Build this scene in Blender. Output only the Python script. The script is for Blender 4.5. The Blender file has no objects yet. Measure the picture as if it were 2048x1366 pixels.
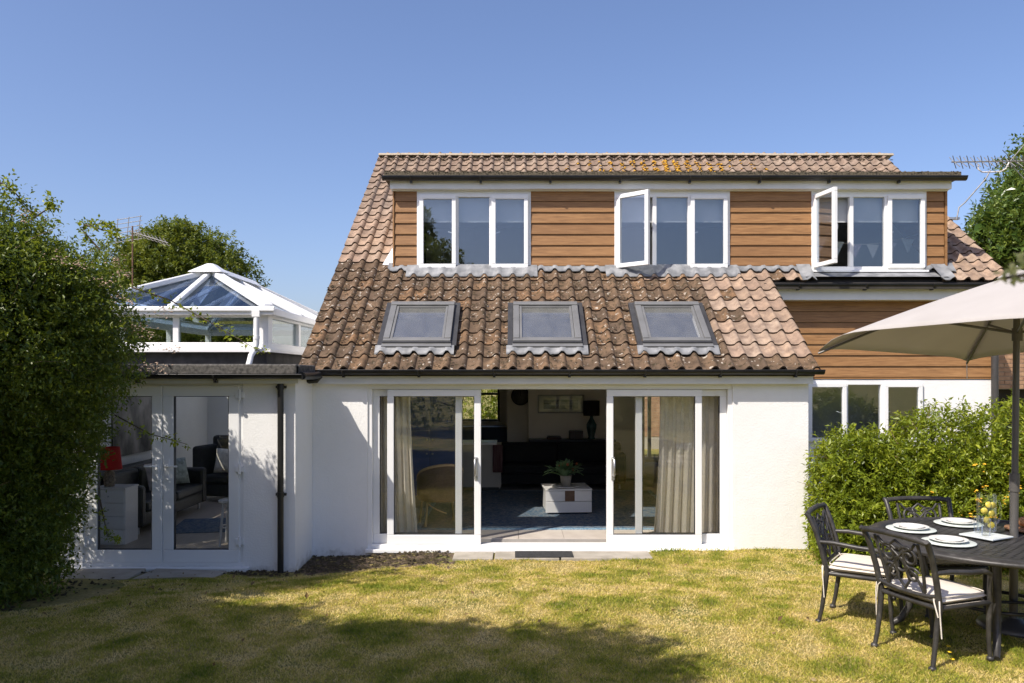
import bpy, math, random
import numpy as np
from mathutils import Vector, Matrix, noise as mnoise
R = math.radians
random.seed(7)
rng = np.random.default_rng(7)
scene = bpy.context.scene
col = scene.collection

# ------------------------------------------------------------------ camera
cd = bpy.data.cameras.new('camera')
cam = bpy.data.objects.new('camera', cd); col.objects.link(cam)
cam.location = (0, 0, 2.0); cam.rotation_euler = (R(90), 0, 0)
cd.sensor_width = 36; cd.lens = 28
cd.shift_x = -4/2048; cd.shift_y = 67/2048
cd.clip_start = 0.05; cd.clip_end = 3000
cd.dof.use_dof = True; cd.dof.focus_distance = 9.5; cd.dof.aperture_fstop = 5.6
scene.camera = cam
# ------------------------------------------------------------------ sky, sun, exposure
SUN = Vector((-.625, -.58, 1.0)).normalized()          # towards the sun
w = bpy.data.worlds.new('World'); scene.world = w; w.use_nodes = True
nt = w.node_tree; bg = nt.nodes['Background']
sky = nt.nodes.new('ShaderNodeTexSky'); sky.sky_type = 'NISHITA'; sky.sun_disc = False
sky.sun_elevation = math.asin(SUN.z); sky.sun_rotation = math.atan2(SUN.x, SUN.y)
sky.air_density = 1.0; sky.dust_density = 2.0; sky.ozone_density = 8.0; sky.altitude = 60
wb = nt.nodes.new('ShaderNodeMix'); wb.data_type = 'RGBA'; wb.blend_type = 'MULTIPLY'; wb.inputs[0].default_value = 1     # white balance of the whole sky
wb.inputs[7].default_value = (1.16, .97, .94, 1)
nt.links.new(sky.outputs[0], wb.inputs[6]); nt.links.new(wb.outputs[2], bg.inputs[0]); bg.inputs[1].default_value = 0.115
sd = bpy.data.lights.new('sun', 'SUN'); sd.energy = 3.7; sd.angle = R(.53); sd.color = (1.0, .93, .83)
sun = bpy.data.objects.new('sun', sd); col.objects.link(sun)
sun.rotation_euler = SUN.to_track_quat('Z', 'Y').to_euler(); sun.location = (-8, -8, 14)
vs = scene.view_settings
vs.view_transform = 'Standard'; vs.look = 'None'; vs.gamma = 1; vs.exposure = 0.75
vs.use_curve_mapping = False
scene.render.engine = 'CYCLES'
scene.cycles.transparent_max_bounces = 24; scene.cycles.max_bounces = 10; scene.cycles.diffuse_bounces = 5

# ------------------------------------------------------------------ helpers
F = 1593.0
def PX(x, d): return (x-1028)*d/F            # photograph column at depth d -> metres
def PZ(y, d): return 2.0-(y-750)*d/F         # photograph row at depth d -> metres
def at(x, y, d): return Vector((PX(x, d), d, PZ(y, d)))

class MB:
    def __init__(s): s.v = []; s.f = []; s.sm = []
    def add(s, vs, fs, smooth=False):
        o = len(s.v); s.v += [tuple(p) for p in vs]
        s.f += [tuple(i+o for i in f) for f in fs]; s.sm += [smooth]*len(fs); return s
    def box(s, x0, x1, y0, y1, z0, z1, M=None):
        vs = [Vector(p) for p in ((x0,y0,z0),(x1,y0,z0),(x1,y1,z0),(x0,y1,z0),(x0,y0,z1),(x1,y0,z1),(x1,y1,z1),(x0,y1,z1))]
        if M: vs = [M @ p for p in vs]
        return s.add(vs, [(3,2,1,0),(4,5,6,7),(0,1,5,4),(1,2,6,5),(2,3,7,6),(3,0,4,7)])
    def frame(s, x0, x1, z0, z1, wd, y0, y1, M=None):          # four butted bars in the XZ plane
        s.box(x0, x1, y0, y1, z0, z0+wd, M); s.box(x0, x1, y0, y1, z1-wd, z1, M)
        s.box(x0, x0+wd, y0, y1, z0+wd, z1-wd, M); s.box(x1-wd, x1, y0, y1, z0+wd, z1-wd, M); return s
    def tube(s, path, r, n=8, cap=True, flat=None):
        P = [Vector(p) for p in path]; m = len(P); rs = r if hasattr(r, '__len__') else [r]*m
        T = [(P[min(i+1, m-1)]-P[max(i-1, 0)]).normalized() for i in range(m)]
        a = Vector((0,0,1)) if abs(T[0].z) < .9 else Vector((1,0,0))
        N = (a-T[0]*a.dot(T[0])).normalized(); vs = []
        for i in range(m):
            N = (N-T[i]*N.dot(T[i])).normalized(); B = T[i].cross(N)
            for k in range(n):
                an = 2*math.pi*k/n
                vs.append(P[i]+(N*math.cos(an)*(flat or 1)+B*math.sin(an))*rs[i])
        fs = [(i*n+k, i*n+(k+1) % n, (i+1)*n+(k+1) % n, (i+1)*n+k) for i in range(m-1) for k in range(n)]
        s.add(vs, fs, True)
        if cap:
            s.add(vs[:n], [tuple(range(n))[::-1]]); s.add(vs[-n:], [tuple(range(n))])
        return s
    def lathe(s, prof, c=(0,0,0), n=24, M=None):
        vs = []
        for r, z in prof:
            for k in range(n):
                an = 2*math.pi*k/n; p = Vector((c[0]+r*math.cos(an), c[1]+r*math.sin(an), c[2]+z))
                vs.append(M @ p if M else p)
        m = len(prof)
        return s.add(vs, [(i*n+k, i*n+(k+1) % n, (i+1)*n+(k+1) % n, (i+1)*n+k) for i in range(m-1) for k in range(n)], True)
    def prism(s, poly, axis, a0, a1):                            # polygon in the plane across an axis
        def P(u, v, a): return {'x': (a,u,v), 'y': (u,a,v), 'z': (u,v,a)}[axis]
        n = len(poly); vs = [P(u,v,a0) for u,v in poly]+[P(u,v,a1) for u,v in poly]
        return s.add(vs, [tuple(range(n))[::-1], tuple(range(n, 2*n))]+[(i, (i+1) % n, n+(i+1) % n, n+i) for i in range(n)])
    def ell(s, c, r, n=10, m=7, jit=0, sq=1.0):
        vs = []; c = Vector(c)
        for i in range(m+1):
            th = math.pi*i/m
            for k in range(n):
                ph = 2*math.pi*k/n
                p = Vector((math.sin(th)*math.cos(ph), math.sin(th)*math.sin(ph), math.cos(th)))
                if sq != 1: p = Vector([math.copysign(abs(q)**sq, q) for q in p])
                j = 1+random.uniform(-jit, jit)
                vs.append(c+Vector((p.x*r[0], p.y*r[1], p.z*r[2]))*j)
        return s.add(vs, [(i*n+k, (i+1)*n+k, (i+1)*n+(k+1) % n, i*n+(k+1) % n) for i in range(m) for k in range(n)], True)
    def mesh(s, name):
        me = bpy.data.meshes.new(name); me.from_pydata(s.v, [], s.f)
        me.polygons.foreach_set('use_smooth', s.sm); me.update(); return me

def obj(name, mb, mat, parent=None, bevel=0, loc=None, rz=None, M=None):
    me = mb.mesh(name) if isinstance(mb, MB) else mb
    if mat and not me.materials: me.materials.append(mat)
    o = bpy.data.objects.new(name, me); col.objects.link(o)
    if parent: o.parent = parent
    if loc is not None: o.location = loc
    if rz is not None: o.rotation_euler = (0, 0, rz)
    if M is not None: o.matrix_basis = M
    if bevel:
        b = o.modifiers.new('bevel', 'BEVEL'); b.width = bevel; b.segments = 2; b.limit_method = 'ANGLE'; b.angle_limit = R(40)
    return o
def tag(o, label, cat, group=None):
    o['label'] = label; o['category'] = cat
    if group: o['group'] = group
    return o
def thing(name, label, cat, loc=(0,0,0), rz=0, group=None):
    o = bpy.data.objects.new(name, None); col.objects.link(o); o.empty_display_size = .1
    o.location = loc; o.rotation_euler = (0, 0, rz); return tag(o, label, cat, group)
def struct(o): o['kind'] = 'structure'; return o
def stuff(o): o['kind'] = 'stuff'; return o
def npmesh(name, V, faces, attrs=None, smooth=False):
    """V (n,3) array, faces (m,k) array"""
    me = bpy.data.meshes.new(name); V = np.asarray(V, np.float32); faces = np.asarray(faces, np.int32)
    m, k = faces.shape
    me.vertices.add(len(V)); me.vertices.foreach_set('co', V.ravel())
    me.loops.add(m*k); me.loops.foreach_set('vertex_index', faces.ravel())
    me.polygons.add(m); me.polygons.foreach_set('loop_start', np.arange(0, m*k, k, dtype=np.int32))
    me.polygons.foreach_set('use_smooth', np.full(m, smooth))
    me.update(calc_edges=True)
    for n_, a in (attrs or {}).items():
        at_ = me.attributes.new(n_, 'FLOAT', 'POINT'); at_.data.foreach_set('value', np.asarray(a, np.float32))
    return me

# ------------------------------------------------------------------ materials
class NT:
    def __init__(s, name):
        s.m = bpy.data.materials.new(name); s.m.use_nodes = True; s.t = s.m.node_tree
        s.b = s.t.nodes['Principled BSDF']; s.out = s.t.nodes['Material Output']
    def n(s, ty, **kw):
        nd = s.t.nodes.new(ty)
        for k, v in kw.items():
            if k.startswith('i_'):
                key = k[2:]; key = int(key) if key.isdigit() else key.replace('_', ' ')
                nd.inputs[key].default_value = v
            else: setattr(nd, k, v)
        return nd
    def l(s, a, b): s.t.links.new(a, b)
    def coord(s, kind='Object', scale=(1,1,1), rnd=False):
        tc = s.n('ShaderNodeTexCoord'); mp = s.n('ShaderNodeMapping'); mp.inputs['Scale'].default_value = scale
        s.l(tc.outputs[kind], mp.inputs['Vector'])
        if rnd:
            oi = s.n('ShaderNodeObjectInfo'); mu = s.n('ShaderNodeMath', operation='MULTIPLY', i_1=37.0)
            s.l(oi.outputs['Random'], mu.inputs[0]); s.l(mu.outputs[0], mp.inputs['Location'])
        return mp.outputs[0]
    def noise(s, vec, scale, detail=4, rough=.55):
        nd = s.n('ShaderNodeTexNoise'); nd.inputs['Scale'].default_value = scale; nd.inputs['Detail'].default_value = detail
        nd.inputs['Roughness'].default_value = rough; s.l(vec, nd.inputs['Vector']); return nd.outputs['Fac']
    def ramp(s, fac, stops, interp='LINEAR'):
        r = s.n('ShaderNodeValToRGB'); r.color_ramp.interpolation = interp; e = r.color_ramp.elements
        while len(e) < len(stops): e.new(.5)
        for el, (p, c) in zip(e, stops): el.position = p; el.color = (*c, 1) if len(c) == 3 else c
        s.l(fac, r.inputs[0]); return r.outputs[0]
    def mix(s, fac, a, b, blend='MIX'):
        m = s.n('ShaderNodeMix', data_type='RGBA', blend_type=blend)
        for sock, v in ((m.inputs[0], fac), (m.inputs[6], a), (m.inputs[7], b)):
            if hasattr(v, 'is_linked'): s.l(v, sock)
            elif isinstance(v, (int, float)): sock.default_value = v
            else: sock.default_value = (*v, 1)
        return m.outputs[2]
    def bump(s, h, strength=.3, dist=.01):
        b = s.n('ShaderNodeBump'); b.inputs['Strength'].default_value = strength; b.inputs['Distance'].default_value = dist
        s.l(h, b.inputs['Height']); s.l(b.outputs[0], s.b.inputs['Normal'])
    def col(s, c):
        if hasattr(c, 'is_linked'): s.l(c, s.b.inputs['Base Color'])
        else: s.b.inputs['Base Color'].default_value = (*c, 1)
    def set(s, **kw):
        for k, v in kw.items(): s.b.inputs[k.replace('_', ' ')].default_value = v
        return s

def surf(name, c1, c2, scale=3, rough=.6, bump=0, bscale=60, dist=.004, stretch=(1,1,1), rnd=False, lo=.35, hi=.65, metal=0, spec=.5):
    t = NT(name); v = t.coord('Object', stretch, rnd)
    t.col(t.ramp(t.noise(v, scale), [(lo, c1), (hi, c2)])); t.set(Roughness=rough, Metallic=metal)
    t.b.inputs['Specular IOR Level'].default_value = spec
    if bump: t.bump(t.noise(v, bscale, 5), bump, dist)
    return t.m
def glass(name, refl=.10, tint=(.93,.96,.95), rough=0.0, gcol=(1,1,1), fk=.5, dust=0, dcol=(.42,.42,.40)):
    t = NT(name); t.t.nodes.remove(t.b)
    tr = t.n('ShaderNodeBsdfTransparent'); tr.inputs[0].default_value = (*tint, 1)
    gl = t.n('ShaderNodeBsdfGlossy'); gl.inputs['Roughness'].default_value = rough; gl.inputs[0].default_value = (*gcol, 1)
    lw = t.n('ShaderNodeLayerWeight'); lw.inputs[0].default_value = .25
    ma = t.n('ShaderNodeMath', operation='MULTIPLY_ADD'); ma.inputs[1].default_value = fk; ma.inputs[2].default_value = refl; ma.use_clamp = True
    t.l(lw.outputs['Fresnel'], ma.inputs[0]); mx = t.n('ShaderNodeMixShader')
    t.l(ma.outputs[0], mx.inputs[0]); t.l(tr.outputs[0], mx.inputs[1]); t.l(gl.outputs[0], mx.inputs[2])
    if dust:                                             # film of dust on the outer face
        df = t.n('ShaderNodeBsdfDiffuse'); df.inputs[0].default_value = (*dcol, 1); m2 = t.n('ShaderNodeMixShader')
        v = t.coord('Object'); t.l(t.ramp(t.noise(v, 5, 4), [(.3, (dust*.7,)*3), (.7, (dust*1.2,)*3)]), m2.inputs[0]); t.l(mx.outputs[0], m2.inputs[1]); t.l(df.outputs[0], m2.inputs[2]); mx = m2
    t.l(mx.outputs[0], t.out.inputs[0]); return t.m
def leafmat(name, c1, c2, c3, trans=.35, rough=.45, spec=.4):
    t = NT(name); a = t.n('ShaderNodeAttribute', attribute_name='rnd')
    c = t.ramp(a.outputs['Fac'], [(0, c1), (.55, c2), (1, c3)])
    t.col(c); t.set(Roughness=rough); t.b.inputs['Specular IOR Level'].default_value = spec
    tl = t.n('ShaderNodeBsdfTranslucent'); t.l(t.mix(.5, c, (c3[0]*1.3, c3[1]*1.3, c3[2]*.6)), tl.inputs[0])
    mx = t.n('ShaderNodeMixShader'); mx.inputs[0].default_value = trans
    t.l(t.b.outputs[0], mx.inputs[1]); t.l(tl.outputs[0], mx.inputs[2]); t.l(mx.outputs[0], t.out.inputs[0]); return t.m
def tilemat(name, base, dark, lich, lichen, moss, joined):
    t = NT(name); v = t.coord('Object', (1,1,1), not joined)
    if joined: rn = t.n('ShaderNodeAttribute', attribute_name='rnd').outputs['Fac']
    else: rn = t.n('ShaderNodeObjectInfo').outputs['Random']
    c0 = t.ramp(rn, [(i/(len(base)-1), b) for i, b in enumerate(base)])
    n1 = t.noise(v, 7, 5, .6); c1 = t.mix(t.ramp(n1, [(.36, (0,)*3), (.68, (1,)*3)]), c0, dark)
    n2 = t.noise(v, 15, 6, .68); mo = t.ramp(n2, [(moss, (0,)*3), (moss+.05, (1,)*3)]); c2 = t.mix(mo, c1, (.052, .040, .020))
    n3 = t.noise(v, 17, 3, .5); li = t.ramp(n3, [(lichen, (0,)*3), (lichen+.04, (1,)*3)]); c3 = t.mix(li, c2, lich)
    sp = t.noise(v, 160, 2); c4 = t.mix(t.ramp(sp, [(.45, (.25,)*3), (.7, (0,)*3)]), c3, (.05, .035, .022))
    t.col(c4); t.set(Roughness=.9); t.b.inputs['Specular IOR Level'].default_value = .2
    ad = t.n('ShaderNodeMath', operation='ADD'); t.l(n2, ad.inputs[0]); t.l(sp, ad.inputs[1]); t.bump(ad.outputs[0], .55, .012)
    return t.m

M = {}
def render_mat():
    t = NT('white_render'); v = t.coord()
    big = t.noise(v, 1.3, 4); c = t.ramp(big, [(.3, (.80,.79,.765)), (.7, (.85,.845,.825))])
    sz = t.n('ShaderNodeSeparateXYZ'); t.l(v, sz.inputs[0])
    mr = t.n('ShaderNodeMapRange'); mr.inputs[1].default_value = -.02; mr.inputs[2].default_value = -.42; t.l(sz.outputs[2], mr.inputs[0])
    n2 = t.noise(v, 9, 6, .7); mu = t.n('ShaderNodeMath', operation='MULTIPLY'); t.l(n2, mu.inputs[0]); t.l(mr.outputs[0], mu.inputs[1])
    c = t.mix(t.ramp(mu.outputs[0], [(.24, (0,)*3), (.5, (1,)*3)]), c, (.42,.39,.34))
    vs_ = t.coord('Object', (9, 9, .35)); c = t.mix(t.ramp(t.noise(vs_, 2.4, 5, .7), [(.55, (0,)*3), (.85, (.10,)*3)]), c, (.56,.53,.47))
    c = t.mix(t.ramp(t.noise(v, 3.5, 6, .75), [(.55, (0,)*3), (.8, (.14,)*3)]), c, (.60,.57,.51))
    t.col(c); t.set(Roughness=.85); ad = t.n('ShaderNodeMath', operation='ADD'); t.l(t.noise(v, 45, 5), ad.inputs[0]); t.l(t.noise(v, 6, 3), ad.inputs[1]); t.bump(ad.outputs[0], .45, .008); return t.m
M['render'] = render_mat()
M['upvc'] = surf('white_upvc', (.80,.80,.79), (.84,.84,.83), 2, .32, .05, 30)
M['white_paint'] = surf('fascia_white', (.74,.74,.73), (.80,.80,.79), 4, .45, .08, 20)
M['black_pvc'] = surf('black_gutter', (.012,.012,.012), (.022,.021,.020), 5, .38, .1, 40)
M['lead'] = surf('lead_flashing', (.15,.155,.16), (.27,.275,.28), 6, .55, .4, 18, .008)
M['felt'] = surf('mineral_felt', (.05,.047,.042), (.15,.14,.125), 26, .95, .8, 240, .01)
M['dark_felt'] = surf('felt_upstand', (.045,.043,.041), (.075,.071,.068), 9, .9, .3, 90)
M['gravel_moss'] = surf('gravel_and_moss', (.05,.042,.026), (.22,.18,.12), 48, .95, 1.0, 160, .02)
M['velux'] = surf('grey_aluminium', (.17,.17,.165), (.21,.21,.205), 4, .45, .05, 30, metal=.3)
M['velux_dark'] = surf('charcoal_trim', (.028,.028,.03), (.045,.045,.046), 6, .5)
M['interior'] = surf('interior_paint', (.84,.76,.63), (.88,.80,.67), 2, .8)
M['interior_white'] = surf('interior_white', (.78,.77,.73), (.82,.81,.77), 2, .8)
M['grey_room'] = surf('grey_room_paint', (.42,.44,.47), (.46,.48,.50), 2, .8)
M['glass'] = glass('door_glass', .022, (.982,.988,.985))
M['win_glass'] = glass('window_glass', .10, (.93,.95,.96), gcol=(.92,.96,1))
M['sky_glass'] = glass('skylight_glass', .06, (.97,.975,.97), dust=.10)
M['lant_glass'] = glass('lantern_glass', .10, (.66,.71,.70))
M['roof_glass'] = glass('tinted_roof_glass', .17, (.45,.53,.66), gcol=(.85,.92,1))
M['clear_glass'] = glass('clear_glass', .03, (.985,.99,.988))
def blind_mat():
    t = NT('grey_blind'); t.col((.30,.295,.28)); t.set(Roughness=.9)
    tl = t.n('ShaderNodeBsdfTranslucent'); tl.inputs[0].default_value = (.5,.48,.44,1); mx = t.n('ShaderNodeMixShader'); mx.inputs[0].default_value = .45
    t.l(t.b.outputs[0], mx.inputs[1]); t.l(tl.outputs[0], mx.inputs[2]); t.l(mx.outputs[0], t.out.inputs[0]); return t.m
M['blind'] = blind_mat()
M['pale_blind'] = surf('pale_blind', (.42,.44,.46), (.47,.48,.49), 3, .85)
def clad():
    t = NT('oak_effect_cladding'); v = t.coord('Object', (1.4, 10, 22), True)
    rn = t.n('ShaderNodeObjectInfo').outputs['Random']
    n1 = t.noise(v, 2.2, 7, .65)
    c = t.ramp(n1, [(.28, (.170,.084,.030)), (.5, (.295,.150,.055)), (.75, (.415,.225,.092))])
    c = t.mix(t.ramp(rn, [(0, (.0,)*3), (.5, (.15,)*3), (1, (.5,)*3)]), c, (.185,.088,.032))
    t.col(c); t.set(Roughness=.62); t.bump(n1, .35, .004); return t.m
M['clad'] = clad()
M['clad_back'] = surf('cladding_backing', (.02,.013,.008), (.03,.02,.012), 5, .9)
M['steel'] = surf('brushed_steel', (.45,.45,.45), (.55,.55,.55), 6, .35, metal=.8)
M['ridge'] = surf('ridge_mortar', (.30,.25,.18), (.44,.37,.27), 14, .9, .6, 60, .01)
M['tile_edge'] = surf('grimy_shaded_tile_edge', (.045,.028,.017), (.085,.055,.034), 30, .95, .5, 120, .006)  # front edges darkened: grime, plus the shade under each course put into colour
PINK = [(.38,.275,.195), (.50,.355,.25), (.42,.29,.21), (.47,.36,.27), (.53,.37,.255)]
BROWN = [(.175,.118,.076), (.245,.158,.094), (.155,.108,.074), (.21,.140,.088), (.30,.172,.088)]
M['tile_old'] = tilemat('weathered_pantile', BROWN, (.085,.058,.038), (.52,.46,.38), .635, .56, False)
M['tile_new'] = tilemat('clean_pantile', PINK, (.23,.165,.125), (.50,.44,.36), .72, .67, False)
M['tile_new_j'] = tilemat('clean_pantile_far', [(p[0]*.80, p[1]*.83, p[2]*.86) for p in PINK], (.19,.135,.10), (.46,.40,.32), .72, .655, True)
M['moss'] = surf('dry_moss', (.035,.026,.012), (.10,.075,.035), 60, 1, .8, 200, .02)
# ------------------------------------------------------------------ ground
def sstep(a, b, x):
    t = np.clip((np.asarray(x, float)-a)/(b-a), 0, 1); return t*t*(3-2*t)
def lawn_z(x, y):
    x = np.asarray(x, float); y = np.asarray(y, float)
    left = 1-sstep(-2.6, -.3, x)
    mid_ = sstep(-1.2, -.6, x)*(1-sstep(1.5, 2.2, x))
    base = -sstep(6.4, 9.9, y)*(.232+.10*left+.035*mid_)
    bumps = .012*np.sin(x*2.1+.6)*np.cos(y*1.7)+.008*np.sin(x*4.3-y*3.1)
    fade = np.exp(-((x/9)**2+((y-6)/9)**2))
    return base+bumps*fade
def axis(a, b, step, far):
    core = np.arange(a, b+1e-6, step); out = []
    d = step; p = b
    while p < far: d *= 1.6; p += d; out.append(p)
    d = step; q = a; neg = []
    while q > -far: d *= 1.6; q -= d; neg.append(q)
    return np.array(neg[::-1]+list(core)+out)
gx = axis(-8, 8, .12, 900); gy = axis(-3, 12, .12, 900)
GX, GY = np.meshgrid(gx, gy); GZ = lawn_z(GX, GY)
V = np.stack([GX, GY, GZ], -1).reshape(-1, 3); nx = len(gx); ny = len(gy)
i, j = np.meshgrid(np.arange(nx-1), np.arange(ny-1)); q = (j*nx+i).ravel()
FA = np.stack([q, q+1, q+nx+1, q+nx], -1)
def lawn_mat():
    t = NT('lawn_soil_and_thatch'); v = t.coord()
    a = t.noise(v, 1.1, 5, .6); b = t.noise(v, 26, 5, .7)
    c = t.ramp(a, [(.38, (.17,.18,.025)), (.52, (.34,.28,.065)), (.64, (.50,.38,.14))])
    c = t.mix(t.ramp(b, [(.35, (.0,)*3), (.7, (.75,)*3)]), c, (.06,.055,.02))
    t.col(c); t.set(Roughness=.95); t.bump(b, .8, .03); return t.m
M['lawn'] = lawn_mat()
struct(obj('lawn', npmesh('lawn', V, FA, smooth=True), M['lawn']))

# ------------------------------------------------------------------ house
TAN = .719; COS = math.cos(math.atan(TAN)); SIN = TAN*COS; ANG = math.atan(TAN)
EY, EZ = 10.02, 2.095                                   # eaves line of the long roof slope
def rz(y): return EZ+TAN*(y-EY)                         # height of the roof plane
RY = 16.07; RZ = rz(RY); FLOOR = -.145
VL, VR = -2.74, 7.52                                    # verges
house = thing('house', 'white rendered chalet house with brown tiled roof and timber clad dormer', 'house', (2, 14, -.3))
HI = Matrix.Translation((-2, -14, .3))
def hp(name, mb, mat, parent=None, bevel=0, M_=None):
    o = obj(name, mb, mat, None, bevel)
    if parent is None: o.parent = house; o.matrix_parent_inverse = HI
    else: o.parent = parent
    return o
def wall_xz(x0, x1, z0, z1, y0, y1, holes=(), swap=False):
    xs = sorted({x0, x1, *[h[0] for h in holes], *[h[1] for h in holes]}); zs = sorted({z0, z1, *[h[2] for h in holes], *[h[3] for h in holes]})
    mb = MB()
    def P(x, y, z): return (y, x, z) if swap else (x, y, z)
    def solid(i, k):
        if i < 0 or k < 0 or i >= len(xs)-1 or k >= len(zs)-1: return False
        cx = (xs[i]+xs[i+1])/2; cz = (zs[k]+zs[k+1])/2
        return not any(h[0] < cx < h[1] and h[2] < cz < h[3] for h in holes)
    for i in range(len(xs)-1):
        for k in range(len(zs)-1):
            if not solid(i, k): continue
            a, b, c, d = xs[i], xs[i+1], zs[k], zs[k+1]
            mb.add([P(a,y0,c), P(b,y0,c), P(b,y0,d), P(a,y0,d)], [(0,1,2,3)]); mb.add([P(a,y1,c), P(b,y1,c), P(b,y1,d), P(a,y1,d)], [(3,2,1,0)])
            if not solid(i-1, k): mb.add([P(a,y0,c), P(a,y1,c), P(a,y1,d), P(a,y0,d)], [(3,2,1,0)])
            if not solid(i+1, k): mb.add([P(b,y0,c), P(b,y1,c), P(b,y1,d), P(b,y0,d)], [(0,1,2,3)])
            if not solid(i, k-1): mb.add([P(a,y0,c), P(b,y0,c), P(b,y1,c), P(a,y1,c)], [(3,2,1,0)])
            if not solid(i, k+1): mb.add([P(a,y0,d), P(b,y0,d), P(b,y1,d), P(a,y1,d)], [(0,1,2,3)])
    return mb
FW = 10.20; UW = 12.19; EW = 9.40                      # main wall, upper wall, side room wall
DX0, DX1, DZ0, DZ1 = -1.876, 2.80, -.235, 1.872
wm = hp('wall', wall_xz(-2.60, 3.77, -.7, 2.02, FW, 10.45, [(DX0, DX1, DZ0, DZ1)]), M['render'])
FX0, FX1 = -5.09, -3.20
hp('wall', wall_xz(-6.4, -2.58, -.8, 1.96, EW, 9.65, [(FX0, FX1, -.26, 1.92)]), M['render'])
hp('wall', MB().box(-2.83, -2.58, 9.65, FW-.002, -.8, 1.96), M['render'])
hp('wall', MB().box(-6.4, -6.15, 9.65, 16, -.8, 1.96), M['render'])
hp('wall', MB().box(-6.15, -2.6, 15.5, 15.75, -.8, 1.96), M['interior_white'])
hp('wall', MB().prism([(10.45, -.7), (20, -.7), (20, 3.5), (RY, RZ-.12), (10.45, rz(10.45)-.12)], 'x', -2.60, -2.36), M['render'])
hp('wall', MB().prism([(10.45, -.7), (UW, -.7), (UW, rz(UW)-.12), (10.45, rz(10.45)-.12)], 'x', 3.53, 3.77), M['render'])
LWX0, LWX1 = 4.46, 6.27
hp('wall', wall_xz(3.772, 7.36, -.7, 1.93, UW, 12.42, [(LWX0, LWX1, .95, 1.905)]), M['render'])
uw = hp('wall', MB().box(3.772, 7.33, UW+.02, 12.42, 1.93, 3.2), M['clad_back'])
hp('wall', MB().prism([(12.42, -.7), (20, -.7), (20, 3.5), (RY, RZ-.12), (12.42, rz(12.42)-.12)], 'x', 7.12, 7.36), M['render'])
hp('wall', wall_xz(-2.36, 7.12, -.7, 3.4, 19.75, 20, [(-1.38, -.36, .85, 1.85), (2.75, 3.98, -.10, 1.86)]), M['interior'])
# interior partitions, ceilings and floors
hp('ceiling', MB().box(-2.36, 7.12, 12.43, 19.75, 2.28, 2.5), M['interior_white'])
hp('partition', MB().box(3.62, 3.74, 12.43, 19.75, FLOOR, 2.28), M['interior'])
hp('chimney_breast', MB().box(.30, 2.62, 16.5, 17.1, FLOOR, 2.28), M['interior'])
hp('partition', MB().box(2.62, 2.72, 16.6, 16.75, FLOOR, 2.28), M['interior'])
hp('partition', MB().box(-1.7, 7.1, 15.4, 15.5, 2.5, 5.0), M['grey_room'])
for px in (1.05, 4.05): hp('partition', MB().box(px, px+.1, 12.45, 15.4, 2.5, 4.9), M['grey_room'])
hp('ceiling', MB().box(-1.7, 6.5, 12.36, 15.4, 4.84, 4.9), M['grey_room'])
fl = hp('floor', MB().box(-2.36, 3.53, 10.46, 19.75, -.3, FLOOR-.012), surf('grout', (.30,.28,.25), (.36,.33,.3), 8, .9))
hp('floor', MB().box(3.74, 7.12, 12.43, 19.75, -.3, FLOOR-.012), M['interior'])
M['ftile'] = surf('porcelain_tile', (.52,.46,.40), (.60,.54,.47), 5, .35, rnd=True)
tm = MB().box(.003, .597, .003, .597, -.012, 0).mesh('tile')
for a in range(10):
    for b in range(4):
        x = -2.34+.6*a; wd = min(.594, 3.52-x)
        if wd < .1: continue
        t = hp('floor_tile', tm, M['ftile'], fl); t.location = (x, 10.47+.6*b, FLOOR); t.scale.x = wd/.594
fl2 = hp('floor', MB().box(-6.15, -2.84, 9.66, 15.5, -.3, FLOOR), surf('laminate', (.40,.34,.27), (.48,.41,.33), 3, .4, stretch=(8, 1, 1)))

# ---- roof deck
def slab(mb, x0, x1, y0, y1, t=.05, off=-.088):
    vs = [(x, y, rz(y)+off-k) for k in (t, 0) for x, y in ((x0,y0),(x1,y0),(x1,y1),(x0,y1))]
    mb.add(vs, [(3,2,1,0),(4,5,6,7),(0,1,5,4),(1,2,6,5),(2,3,7,6),(3,0,4,7)])
rf = MB(); slab(rf, -2.72, 3.80, 10.06, 10.46); slab(rf, -2.72, 3.80, 11.19, UW)
for a_, b_ in ((-2.72, -1.67), (-.87, .03), (.845, 1.73), (2.545, 3.80)): slab(rf, a_, b_, 10.46, 11.19)
slab(rf, -2.72, -1.87, UW, 13.96); slab(rf, -2.72, 7.5, 13.96, RY)
slab(rf, 3.80, 7.5, 11.86, UW); slab(rf, 6.62, 7.5, UW, 13.96)
rf.add([(-2.72, RY, RZ-.06), (7.5, RY, RZ-.06), (7.5, 20.4, rz(2*RY-20.4)), (-2.72, 20.4, rz(2*RY-20.4))], [(0,1,2,3)])
roof = hp('roof', rf, surf('roof_underlay', (.03,.026,.022), (.045,.04,.034), 5, .95))

# ---- pantiles
TW, GA, TL = .2125, .2905, .345
def tile_geo(wear=0):
    us = [0, .1, .25, .4, .52, .58, .66, .76, .86, .94, 1.0]
    def z(u):
        return -.010*math.sin(math.pi*u/.54) if u < .54 else .046*math.sin(math.pi*(u-.54)/.46)**.8
    vs, fs, sm = [], [], []
    n = len(us)
    for y in (0, TL):
        for u in us: vs.append((u*(TW+.006)-.003, y, max(z(u), -.012)))
    for k in range(n-1): fs.append((k, k+1, n+k+1, n+k)); sm.append(True)
    o = len(vs)
    for dz in (0, -.027):
        for u in us: vs.append((u*(TW+.006)-.003, 0, z(u)+dz))
    for k in range(n-1): fs.append((o+n+k, o+n+k+1, o+k+1, o+k)); sm.append(False)
    o = len(vs); e = TW+.003
    vs += [(e, 0, 0), (e, TL, 0), (e, TL, -.02), (e, 0, -.02)]; fs.append((o, o+3, o+2, o+1)); sm.append(False)
    return vs, fs, sm
tv, tf, ts = tile_geo()
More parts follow.
